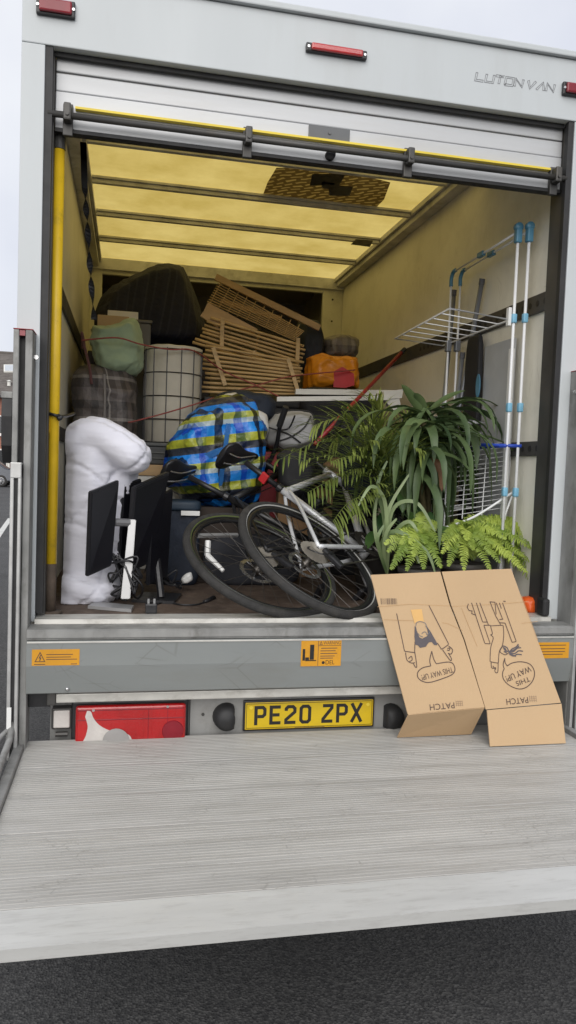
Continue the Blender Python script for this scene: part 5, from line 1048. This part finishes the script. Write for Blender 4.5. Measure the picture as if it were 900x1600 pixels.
# black padded board and pale grey board
tbk = thing('ironing_board', 'narrow black padded board with a blue oval mark leaning behind the airer', 'ironing board', (.985, 1.0, FZ))
y0, y1 = AX(750, 560, .98).y, AX(735, 560, .98).y; zt_ = AX(742, 525, .98).z
bm = superbox((.03, y1-y0+.05, zt_-FZ), 8, 8, T(.975, (y0+y1)/2, (zt_+FZ)/2+.0)); obj('board', bm, mat('board_cover_black', (.012, .012, .014), .7, var=.2), tbk, smooth=True)
q = AX(750, 602, .955); bm = B(); lathe(bm, [(0, 0), (.022, 0), (.022, .004), (0, .004)], T(.956, q.y+.02, q.z) @ RY(rad(-90)) @ Matrix.Diagonal((2.6, 1, 1, 1)), 20); obj('oval_mark', bm, blue_plastic, tbk)
y0, y1 = AX(800, 600, .99).y, AX(756, 600, .99).y; zt_ = AX(780, 535, .99).z
bm = B(); bbox(bm, (.985, y0, FZ+.001), (1.003, y1, zt_), .004); obj('grey_panel', bm, grey_board, label='pale grey flat panel leaning on the wall behind the white airer', cat='panel')
bm = B(); a = AX(803, 545, .975); bbox(bm, (.955, a.y-.012, FZ+.001), (.975, a.y+.012, a.z), .003); obj('white_batten', bm, label_white, label='slim white batten standing beside the airer posts and grey panel', cat='batten')

tfc = thing('folded_chair', 'dark grey folded camping chair behind the lower airer shelves', 'chair', (.86, 1.06, FZ))
bm = superbox((.26, .07, .72), 7, 10, T(.84, 1.06, FZ+.44), .008, 9, 5); obj('fabric', bm, mat('chair_fabric', (.03, .032, .036), .8, var=.25), tfc, smooth=True)
for xx in (.715, .80, .88, .965):
    bm = B(); tube(bm, [(xx, 1.01, FZ+.001), (xx-.01, 1.01, FZ+.86)], .009, 8); obj('leg', bm, grey_tube, tfc, smooth=True)
# ---- plants
def pot(t, c, r_, h_, m=pot_clay):
    bm = B(); lathe(bm, [(0, 0), (r_*.7, 0), (r_*.95, h_*.85), (r_*1.05, h_*.86), (r_*1.05, h_), (r_*.95, h_), (r_*.9, h_*.92)], T(*c), 28); obj('pot', bm, m, t, smooth=True)
    bm = B(); lathe(bm, [(r_*.93, h_*.9), (r_*.5, h_*.93), (0, h_*.94)], T(*c), 20); displace(bm, crumple(.006, 30)); obj('soil', bm, soil, t, smooth=True)
rp_ = random.Random(21)
# dracaena
dc = V((.70, .56, FZ)); td = thing('dracaena_plant', 'tall potted plant with drooping dark strap leaves beside the airer', 'plant', dc)
pot(td, dc, .12, .22, mat('pot_dark', (.05, .045, .04), .7))
crowns = [AY(662, 650, .54), AY(692, 640, .58), AY(640, 668, .56), AY(690, 672, .46), AY(650, 695, .42)]
for c_ in crowns:
    bm = B(); tube(bm, spline([dc+V((0, 0, .2)), dc.lerp(c_, .5)+V((.01, 0, .05)), c_-V((0, 0, .02))], 6), [.014]*13, 8); obj('stem', bm, stem_brown, td, smooth=True)
for i in range(150):
    c_ = crowns[(0, 1, 0, 2, 1, 3, 4, 0)[i % 8]]; az = rp_.uniform(0, 2*math.pi); k = rp_.random()
    el = rp_.uniform(-.9, .55); L_ = rp_.uniform(.32, .5); bm = B()
    leafbm(bm, c_+V((rp_.uniform(-.02, .02), rp_.uniform(-.02, .02), rp_.uniform(-.14, .04))), az, el, L_, rp_.uniform(.028, .046), rp_.uniform(2.2, 3.4), 9, .18, rp_.uniform(-.5, .5), lambda t: (math.sin(math.pi*min(t*.85+.15, 1))**.75), .12); obj('leaf', bm, strap_green, td, smooth=True)
for (pa, pb, az) in (((660, 650), (632, 598), 2.3), ((672, 640), (722, 606), .3), ((665, 645), (650, 612), 1.9)):   # a few upright leaves
    a = AY(*pa, .55); b_ = AY(*pb, .5); d_ = b_-a; bm = B(); leafbm(bm, a, math.atan2(d_.y, d_.x), math.asin(d_.z/d_.length), d_.length*1.05, .045, .35, 8, .2, .6); obj('leaf', bm, strap_green, td, smooth=True)
a = AY(676, 700, .42); bm = B(); leafbm(bm, a, 4.9, -.9, .22, .05, .8, 8, .35, .6, None, .6); obj('dead_leaf', bm, dead_leaf, td, smooth=True, label='brown withered leaf')
# areca palm: fronds with fine leaflets
pc_ = V((.46, .62, FZ)); tp = thing('palm_plant', 'feathery potted palm arching over the bicycles', 'plant', pc_); pot(tp, pc_, .13, .22, MATS['pot_dark'])
def frond(t, pts, Lf, wd, nleaf, m, nm='frond', ang=.9, drp=.9, rr=.0028):
    P_ = spline(pts, 10); bm = B(); tube(bm, P_, [rr*(1-.7*i/len(P_)) for i in range(len(P_))], 5)
    L_ = len(P_)-1
    for i in range(nleaf):
        f_ = .28+.72*(i+.5)/nleaf; x = f_*L_; k = min(int(x), L_-1); q = P_[k].lerp(P_[k+1], x-k); d_ = (P_[min(k+1, L_)]-P_[max(k-1, 0)]).normalized()
        for s_ in (-1, 1):
            sd_ = d_.cross(V((rp_.uniform(-.4, .4), -.25+rp_.uniform(-.3, .3), .95))); sd_ = sd_.normalized() if sd_.length > .05 else V((1, 0, 0))
            v_ = (d_*math.cos(ang)+sd_*s_*math.sin(ang)+V((0, 0, .25+rp_.uniform(-.15, .15)))).normalized()
            leafbm(bm, q, math.atan2(v_.y, v_.x), math.asin(max(-1, min(1, v_.z))), Lf*(1-.55*abs(f_-.55))*rp_.uniform(.85, 1.1), wd, drp*rp_.uniform(.7, 1.3), 4, .15)
    return obj(nm, bm, m, t, smooth=False)
pb_ = pc_+V((0, 0, .2))
for path in (((602, 770, .5), (575, 745, .42), (530, 745, .36), (480, 770, .3)), ((604, 765, .5), (585, 725, .42), (555, 712, .36), (515, 722, .3)), ((600, 790, .45), (575, 775, .38), (545, 785, .32), (520, 815, .28)), ((612, 760, .5), (605, 715, .42), (595, 690, .36), (575, 690, .32)), ((618, 765, .5), (630, 720, .44), (645, 700, .38), (660, 705, .34)), ((600, 760, .6), (560, 705, .56), (500, 690, .5), (430, 722, .44)), ((605, 750, .62), (570, 680, .62), (530, 655, .6), (490, 665, .58)), ((610, 750, .66), (590, 680, .68), (565, 648, .66), (540, 640, .64)),
             ((612, 750, .7), (600, 680, .75), (590, 640, .75), (575, 625, .72)), ((600, 770, .58), (570, 730, .52), (520, 712, .46), (470, 722, .4)), ((605, 770, .56), (580, 735, .5), (545, 735, .45), (505, 755, .4)),
             ((610, 770, .6), (600, 720, .55), (580, 700, .5), (550, 700, .45)), ((615, 770, .6), (622, 700, .6), (640, 660, .62), (665, 650, .62)), ((610, 790, .55), (590, 760, .45), (570, 765, .4), (550, 790, .36)), ((608, 780, .6), (585, 715, .66), (545, 680, .7), (520, 690, .7)), ((612, 770, .62), (598, 700, .6), (585, 665, .56), (560, 668, .52))):
    pts = [pb_+V((rp_.uniform(-.03, .03), rp_.uniform(-.03, .03), 0))]+[AY(*q) for q in path]; frond(tp, pts, .18, .0095, 26, palm_green)
# ferns
def fern(name, label, c, px_tips, y_, pr, seedn):
    t = thing(name, label, 'fern', (c.x, c.y, FZ)); pot(t, V((c.x, c.y, FZ)), pr, c.z-FZ-.02, MATS['pot_dark'])
    for (u, v, y) in px_tips:
        u = u+(30 if u > 780 else 12 if u > 740 else 0); tip = AY(u, v, y); mid = c.lerp(tip, .5)+V((0, 0, .07+.1*(c-tip).length)); q1 = c.lerp(mid, .5)+V((0, 0, .05))
        pts = spline([c+V((rp_.uniform(-.02, .02), rp_.uniform(-.02, .02), 0)), q1, mid, tip], 12); bm = B(); n_ = len(pts); tube(bm, pts, [.0018*(1-.7*i/n_) for i in range(n_)], 4)
        Ltot = sum((pts[i+1]-pts[i]).length for i in range(n_-1)); cnt = int(Ltot/.0075)
        for i in range(cnt):
            f_ = .1+.9*i/cnt; x = f_*(n_-1); k = min(int(x), n_-2); q = pts[k].lerp(pts[k+1], x-k); d_ = (pts[k+1]-pts[k]).normalized(); sd_ = d_.cross(V((0, -.8, .6)))
            if sd_.length < .05: sd_ = V((1, 0, 0))
            sd_.normalize(); Lf = .043*math.sin(math.pi*min(1, f_*.8+.18))**.8*rp_.uniform(.85, 1.1)
            for s_ in (-1, 1):
                v_ = (sd_*s_+d_*(.28+rp_.uniform(-.2, .2))+V((rp_.uniform(-.2, .2), rp_.uniform(-.25, .25), rp_.uniform(-.3, .1)))).normalized(); w_ = d_*.005
                a = bm.verts.new(q-w_*.5); b_ = bm.verts.new(q+w_*.7); e1 = bm.verts.new(q+v_*Lf*.6+w_*.75); e2 = bm.verts.new(q+v_*Lf+V((0, 0, -.2*Lf))); e3 = bm.verts.new(q+v_*Lf*.6-w_*.55)
                bm.faces.new((a, b_, e1, e2, e3))
        obj('frond', bm, fern_green, t)
    return t
fern('boston_fern', 'bright green fern spilling past the flattened cardboard box at right', AY(722, 872, .36), [(845, 838, .3), (846, 862, .3), (838, 850, .36), (832, 892, .26), (828, 925, .2), (818, 905, .22), (800, 822, .4), (775, 815, .42), (750, 812, .46), (735, 818, .3), (812, 838, .28), (790, 870, .2), (770, 880, .18), (715, 815, .45), (700, 860, .22), (825, 870, .25), (800, 850, .2), (760, 850, .2), (740, 860, .18), (784, 828, .34), (840, 905, .22), (836, 875, .24), (700, 885, .16), (725, 892, .14), (755, 892, .14), (785, 888, .15), (810, 885, .18), (770, 835, .3), (820, 828, .34), (835, 835, .4), (848, 850, .26), (745, 835, .34), (690, 845, .2), (705, 838, .26), (730, 845, .2), (780, 842, .2), (805, 858, .18), (826, 848, .24), (846, 875, .26), (842, 890, .24), (795, 895, .14), (825, 910, .18), (832, 938, .15), (720, 828, .4), (690, 865, .16), (760, 870, .14)], .36, .1, 1)
fern('fern_plant', 'small bright fern among the broad leaves behind the cardboard box', AY(655, 880, .3), [(605, 862, .25), (612, 835, .35), (630, 815, .38), (660, 800, .4), (690, 820, .36), (615, 880, .2), (640, 850, .2), (665, 850, .2), (625, 850, .22), (690, 850, .22), (680, 870, .18), (645, 870, .16), (600, 850, .3), (610, 890, .15), (635, 892, .13), (662, 890, .13), (690, 888, .14), (650, 830, .3), (620, 870, .18)], .3, .09, 2)
# broad-leaved plants and spider plant
bp_ = AY(690, 885, .42); tq = thing('peace_lily', 'broad leaved green plant standing between the two ferns', 'plant', (bp_.x, bp_.y, FZ)); pot(tq, V((bp_.x, bp_.y, FZ)), .08, .12, MATS['pot_dark'])
ov = lambda t: (math.sin(math.pi*min(1, t**.75*.97+.03)))**.8
for (u, v, y, L_, W_, az, el) in ((688, 822, .38, .13, .085, 4.9, -.5), (672, 800, .4, .14, .05, 4.4, -.9), (690, 840, .33, .12, .09, 5.0, -.2), (668, 830, .4, .15, .05, 4.0, -1.1), (600, 800, .5, .13, .05, 4.2, -.8), (615, 830, .45, .12, .06, 4.8, -.7), (588, 830, .48, .12, .055, 3.9, -.6), (630, 760, .5, .14, .06, 4.4, -.9), (600, 770, .5, .12, .05, 3.6, -.8), (640, 800, .45, .13, .06, 5.2, -.9), (575, 790, .5, .13, .05, 3.4, -.4), (650, 780, .5, .15, .05, 4.7, -1.1)):
    q = AY(u, v, y); bm = B(); leafbm(bm, q, az, el, L_, W_, .6, 8, .16, rp_.uniform(-.3, .3), ov); tube(bm, spline([V((bp_.x, bp_.y, FZ+.13)), (V((bp_.x, bp_.y, FZ+.2))+q)/2, q], 5), .0028, 5); obj('leaf', bm, pothos_green, tq, smooth=True)
sp_ = AY(605, 890, .4); ts = thing('spider_plant', 'spider plant with long pale arching leaves beside the bicycle wheel', 'plant', (sp_.x, sp_.y, FZ)); pot(ts, V((sp_.x, sp_.y, FZ)), .07, .11, MATS['pot_dark'])
c_ = V((sp_.x, sp_.y, FZ+.12))
for (path) in (((612, 800, .38), (650, 785, .33), (680, 830, .28)), ((600, 810, .38), (590, 760, .36), (605, 720, .36)), ((612, 840, .35), (640, 815, .3), (660, 850, .25)), ((600, 840, .38), (610, 790, .36), (640, 740, .36)), ((596, 850, .35), (620, 830, .28), (665, 860, .2), (680, 895, .18)), ((605, 830, .36), (600, 780, .34), (580, 760, .3), (560, 790, .28)), ((590, 850, .36), (585, 810, .36), (590, 770, .35)), ((610, 850, .33), (640, 850, .27), (655, 880, .22)), ((600, 860, .34), (605, 830, .3), (620, 810, .28)), ((593, 860, .33), (590, 840, .3), (600, 820, .3))):
    pts = spline([c_]+[AY(*q) for q in path], 7); bm = B(); vs = []; n_ = len(pts)
    for i, q in enumerate(pts):
        d_ = (pts[min(i+1, n_-1)]-pts[max(i-1, 0)]).normalized(); s_ = d_.cross(FW).normalized()*(.0075*math.sin(math.pi*min(1, .12+.88*i/n_))**.6+.001); vs.append((bm.verts.new(q-s_), bm.verts.new(q+V((0, 0, -.002))), bm.verts.new(q+s_)))
    for a, b_ in zip(vs, vs[1:]): bm.faces.new((a[0], a[1], b_[1], b_[0])); bm.faces.new((a[1], a[2], b_[2], b_[1]))
    obj('leaf', bm, pale_stripe, ts, smooth=True)
# orange bag at the right jamb
bm = puff([(815, 935), (832, 930), (842, 945), (848, 962), (835, 966), (815, 966)], .12, .09, .008, 4, .008, 20, seed=4)
for v in bm.verts: v.co.z = max(v.co.z, FZ+.002)
obj('orange_sack', bm, mat('orange_red_plastic', (.75, .11, .015), .4, var=.15, bump=.3, bscale=20), smooth=True, label='crumpled orange red plastic sack by the right door jamb', cat='sack')

# ---- flattened printed cardboard box leaning on the beam
CN = V((0, -.955, .30)).normalized(); CP = V((.5, -.1345, .925))
def K(u, v): return AP(u, v, CP+CN*.004, CN)
ax_ = V((1, 0, 0)); ay_ = ax_.cross(CN)*-1
ay_ = CN.cross(ax_)
def to2(p): return V(((p-CP).dot(ax_), (p-CP).dot(ay_)))
def k2(u, v): return to2(K(u, v))
def warp(x, y): q = V((x*3.1, y*2.7, 4.2)); return .0045*noise.noise(q)+.0012*noise.noise(q*4)+.003*math.sin(x*9+1)
def fc(x, y, h_): return CP+ax_*x+ay_*y+CN*(.0055+h_+warp(x, y))
tcb = thing('cardboard_box', 'flattened brown cardboard box with upside down line drawings leaning on the van beam', 'cardboard box', (K(760, 1110).x-.05, K(760, 1110).y, PZ))
def board(px, nm, th=.005, fn=K):
    bm = B(); prism(bm, [fn(u, v) for u, v in px], -CN*th); bmesh.ops.triangulate(bm, faces=bm.faces); bmesh.ops.subdivide_edges(bm, edges=bm.edges, cuts=7, use_grid_fill=True)
    for v in bm.verts: q = to2(v.co); v.co += CN*warp(q.x, q.y)
    return obj(nm, bm, cardboard, tcb)
board([(579.5, 898), (687.5, 893.5), (702, 946), (724, 1000), (757, 1105), (637.5, 1116)], 'panel')
board([(690, 893.5), (799, 888.5), (838, 995), (877, 1098), (759, 1108.5), (726, 1000), (704.5, 946)], 'panel')
# lower flaps: left folded back under, right carries straight on
a = K(638, 1117.2); b_ = K(757, 1106.4); c1 = AZ(621, 1152.5, PZ+.004); c2 = AZ(745, 1128, PZ+.004)
off = (c1-a); c2 = b_+off; c2.z = PZ+.004
bm = B(); nfl = (b_-a).cross(c1-a).normalized(); prism(bm, [a, b_, c2, c1], nfl*.004); obj('flap', bm, cardboard, tcb)
a = K(761, 1109.6); b_ = K(877.4, 1099.4); dn = (ay_*-1); Lz = (a.z-PZ-.004)/(-dn.z); bm = B(); prism(bm, [a, b_, b_+dn*((b_.z-PZ-.004)/(-dn.z)), a+dn*Lz], -CN*.005); obj('flap', bm, cardboard, tcb)
def c1_(x, y): return (570+x*.18889, 880+y*.18889)
def c2_(x, y): return (720+x*.2, 880+y*.2)
def draw(paths, cm, wd=.0032, m=brown_print, nm='drawing', h=0.0, closed=False, sm=True):
    bm = B()
    for i, P_ in enumerate(paths):
        pts = [k2(*cm(*q)) for q in P_]
        if sm and len(pts) > 2: pts = [q.to_2d() for q in spline([q.to_3d() for q in pts], 5)]
        stroke(bm, pts, wd, fc, h=h+i*.00005)
    obj(nm, bm, m, tcb)
# figure one
draw([[(265, 415), (330, 728)], [(330, 728), (380, 735), (418, 740)], [(412, 745), (415, 650)], [(338, 738), (350, 800), (385, 825), (415, 822)], [(415, 745), (430, 850), (418, 858), (400, 822)], [(362, 790), (385, 770), (392, 800), (370, 812)],
      [(528, 350), (690, 668)], [(690, 672), (660, 695), (632, 712)], [(632, 712), (598, 660)], [(690, 685), (722, 715), (712, 750), (685, 745)], [(640, 715), (700, 800), (714, 792), (690, 745)], [(680, 705), (700, 702), (695, 722), (678, 718)]], c1_)
bm = B(); bm.faces.new([bm.verts.new(fc(*k2(*c1_(*q)), .0002)) for q in ((380, 385), (470, 380), (488, 490), (455, 482), (425, 490), (412, 500))]); bmesh.ops.recalc_face_normals(bm, faces=bm.faces); obj('printed_fill', bm, tan_print, tcb)
bm = B(); hair = [(412, 520), (422, 525), (430, 560), (450, 612), (475, 625), (490, 615), (512, 605), (522, 590), (515, 545), (500, 520), (510, 520), (545, 570), (598, 665), (595, 680), (572, 676), (552, 652), (530, 655), (518, 668), (505, 690), (485, 695), (455, 700), (440, 680), (418, 675), (410, 610)]
bm.faces.new([bm.verts.new(fc(*k2(*c1_(*q)), .0003)) for q in hair]); bmesh.ops.triangulate(bm, faces=bm.faces); obj('printed_hair', bm, purple_print, tcb)
draw([[(422, 520), (430, 490), (465, 483), (500, 500), (512, 540)], [(440, 580), (455, 600), (480, 610)], [(470, 585), (485, 570), (505, 572), (512, 590), (530, 580), (535, 565)]], c1_, .0026, grey_print, h=.0006)
bub = [(545, 850), (480, 865), (440, 900), (440, 945), (480, 978), (540, 985), (640, 955), (720, 920), (743, 880), (725, 830), (680, 818), (590, 832)]
draw([bub, [(590, 832), (568, 790), (553, 728)], [(545, 850), (537, 800), (553, 728)]], c1_, .0034)
def ktext(s, pa, pb, hpx, nm, m=brown_print):
    a = k2(*pa); b_ = k2(*pb); d_ = (b_-a); W_ = d_.length; d_.normalize(); n_ = V((-d_.y, d_.x)); hh = hpx*W_
    obj(nm, text_bm(s, lambda x, y, h_: fc(*(a+d_*x+n_*y), .0004), W_, hh), m, tcb)
ktext('THIS WAY UP!', c1_(718, 858), c1_(465, 925), .16, 'lettering'); ktext('PATCH', c1_(735, 1150), c1_(533, 1168), .22, 'lettering')
# figure two
draw([[(80, 310), (185, 625)], [(185, 628), (228, 630)], [(228, 630), (178, 485)], [(178, 485), (230, 485)], [(118, 310), (168, 460)], [(168, 460), (208, 460)], [(145, 310), (215, 485)], [(55, 318), (45, 345), (60, 370), (85, 375)], [(85, 370), (82, 395), (110, 405)],
      [(225, 300), (270, 410), (310, 480)], [(225, 302), (265, 305), (275, 400)], [(275, 310), (325, 435)], [(300, 440), (330, 437)], [(300, 310), (315, 355)], [(325, 310), (432, 610)], [(432, 612), (400, 618)], [(400, 618), (345, 468)], [(345, 468), (305, 465)], [(330, 297), (345, 297), (345, 303)]], c2_, .003, sm=False)
draw([[(230, 490), (280, 487), (328, 485)], [(330, 485), (335, 560), (325, 640), (300, 690), (292, 780)], [(230, 490), (245, 550), (232, 560), (252, 585), (232, 660), (226, 765)], [(226, 768), (258, 776), (292, 780)], [(235, 772), (238, 815), (258, 820), (250, 805), (270, 828), (268, 812)], [(290, 782), (288, 845), (276, 857), (265, 845), (265, 828)], [(328, 645), (305, 685), (320, 705), (350, 715), (372, 700)]], c2_, .003)
draw([[(330, 645), (360, 660), (378, 690), (400, 670), (430, 655), (450, 632)], [(372, 695), (410, 690), (440, 665), (470, 660)], [(375, 702), (420, 705), (450, 685), (485, 688)], [(378, 710), (410, 725), (440, 712), (475, 715)], [(330, 655), (345, 680), (370, 690)], [(335, 690), (350, 695), (358, 705)], [(380, 700), (400, 715), (430, 728)], [(340, 660), (352, 680), (348, 700)], [(385, 685), (420, 675), (455, 645)]], c2_, .0045, purple_print, h=.0002)
draw([[(362, 803), (400, 780), (470, 770), (540, 790), (575, 850), (560, 920), (510, 970), (450, 982), (380, 955), (335, 910), (325, 860), (338, 825)], [(362, 803), (345, 775), (343, 742)], [(338, 825), (330, 790), (343, 742)]], c2_, .0034)
ktext('WAY UP!', c2_(535, 800), c2_(345, 885), .2, 'lettering'); ktext('THIS', c2_(530, 885), c2_(425, 925), .3, 'lettering'); ktext('PATCH', c2_(522, 1045), c2_(352, 1060), .24, 'lettering')
# small print blocks and barcode
bm = B()
for k in range(16):
    x = 135+k*8.6; a = k2(*c1_(x, 290)); b_ = k2(*c1_(x+4, 340)); stroke(bm, [a, b_], random.choice((.0008, .0014, .0022)), fc)
obj('barcode', bm, brown_print, tcb)
for cm, x0, y0 in ((c1_, 750, 1135), (c2_, 535, 1035)):
    bm = B()
    for j in range(4): stroke(bm, [k2(*cm(x0+j*17, y0)), k2(*cm(x0+6+j*17, y0+48))], .0012, fc)
    for j in range(3): stroke(bm, [k2(*cm(x0, y0+10+j*15)), k2(*cm(x0+55, y0+8+j*15))], .001, fc, h=.0002)
    obj('print_block', bm, mat('faint_print', (.2, .13, .09), .7) if 'faint_print' not in MATS else MATS['faint_print'], tcb)
# creases
cm_ = mat('card_crease', (.45, .28, .135), .85)
bm = B()
for i, P_ in enumerate((((590, 948), (640, 944), (702, 947)), ((705, 948), (760, 945), (826, 940)), ((722, 985), (700, 975), (690, 973)), ((815, 974), (840, 971)), ((745, 1010), (720, 950)), ((840, 1000), (815, 930)), ((600, 968), (650, 970)))):
    stroke(bm, [k2(*q) for q in P_], .0016, fc, h=-.0002+i*.00005)
obj('crease', bm, cm_, tcb)

# ---- red tie cords over the load
cg = 'red cords lashing the load'
def rcord(P_, label):
    bm = B(); tube(bm, spline([AY(*q) for q in P_], 6), .0042, 6); obj('tie_rope', bm, red_cord, smooth=True, label=label, cat='rope', group=cg)
rcord(((128, 532, 1.33), (145, 530, 1.3), (185, 528, 1.29), (220, 538, 1.32), (265, 546, 1.4), (295, 546, 1.42), (318, 557, 1.55), (350, 580, 1.66), (400, 602, 1.66), (440, 622, 1.5)), 'red cord running across the sage cushion and basket rim')
rcord(((200, 660, 1.3), (215, 657, 1.3), (260, 645, 1.32), (310, 630, 1.35), (345, 618, 1.5), (395, 604, 1.66), (445, 590, 1.68), (480, 585, 1.75), (555, 578, 1.85)), 'red cord running from the plaid bag across the bamboo to the orange bag')

# ---- more of the clutter packed behind the bicycles
x0, z0, x1, z1 = rectpx(432, 745, 520, 830, 1.12); carton('brown_carton', (x0, 1.1, FZ), (x1, 1.17, z1), cardboard_dark, 'brown carton showing through the silver bicycle frame', 'box', .004)
bm = puff([(505, 728), (520, 716), (550, 714), (570, 722), (572, 742), (555, 750), (515, 748)], 1.12, .16, .01, 4, .008, 30, (1, 1, 3), 3); obj('wicker_basket', bm, mat('wicker', (.2, .12, .06), .7, var=.35, scale=40, bump=.6, bscale=90, bstretch=(1, 1, 4)), smooth=True, label='small brown wicker basket half hidden under the palm fronds', cat='basket')
bm = puff([(535, 690), (560, 672), (592, 680), (600, 715), (596, 790), (560, 800), (538, 770)], 1.0, .2, .012, 4, .012, 9, (1, 1, 1), 5); obj('rucksack', bm, navy_cloth, smooth=True, label='black rucksack standing behind the palm fronds', cat='rucksack')
bm = puff([(435, 712), (450, 700), (475, 705), (490, 735), (480, 770), (455, 780), (440, 755)], .98, .14, .01, 3, .012, 10, (1, 1, 1), 8); obj('soft_case', bm, mat('soft_case_cloth', (.02, .02, .022), .8, var=.3), smooth=True, label='black soft case wedged above the silver bicycle frame', cat='case')

# folded wire rack standing low beside the airer
fr_ = thing('wire_rack', 'folded white wire rack standing low behind the hanging leaves', 'wire rack', (AY(735, 830, .5).x, .5, FZ))
c4 = [AY(700, 702, .5), AY(800, 690, .42), AY(790, 800, .4), AY(694, 815, .48)]; bt0 = V((c4[3].x, c4[3].y, FZ+.003)); bt1 = V((c4[2].x, c4[2].y, FZ+.003))
bm = B(); tube(bm, [bt0, c4[3], c4[0], c4[1], c4[2], bt1], .0038, 6); obj('outer_frame', bm, white_wire, fr_, smooth=True)
for k in range(1, 15):
    t_ = k/15; bm = B(); tube(bm, [c4[0].lerp(c4[3], t_), c4[1].lerp(c4[2], t_)], .0017, 5); obj('wire', bm, white_wire, fr_)
for t_ in (.3, .62):
    bm = B(); tube(bm, [c4[0].lerp(c4[1], t_)+V((0, .004, 0)), c4[3].lerp(c4[2], t_)+V((0, .004, 0))], .0028, 5); obj('wire', bm, white_wire, fr_)
x0, z0, x1, z1 = rectpx(318, 835, 470, 905, .82); zt9 = AY(390, 838, .8).z
bm = superbox((x1-x0, .1, zt9-FZ), 4, 16, T((x0+x1)/2, .84, (zt9+FZ)/2), .012, 9, 4); obj('sports_bag', bm, mat('sports_bag_cloth', (.016, .017, .022), .8, var=.3), smooth=True, label='black sports bag on the van floor behind the bicycle wheels', cat='bag')
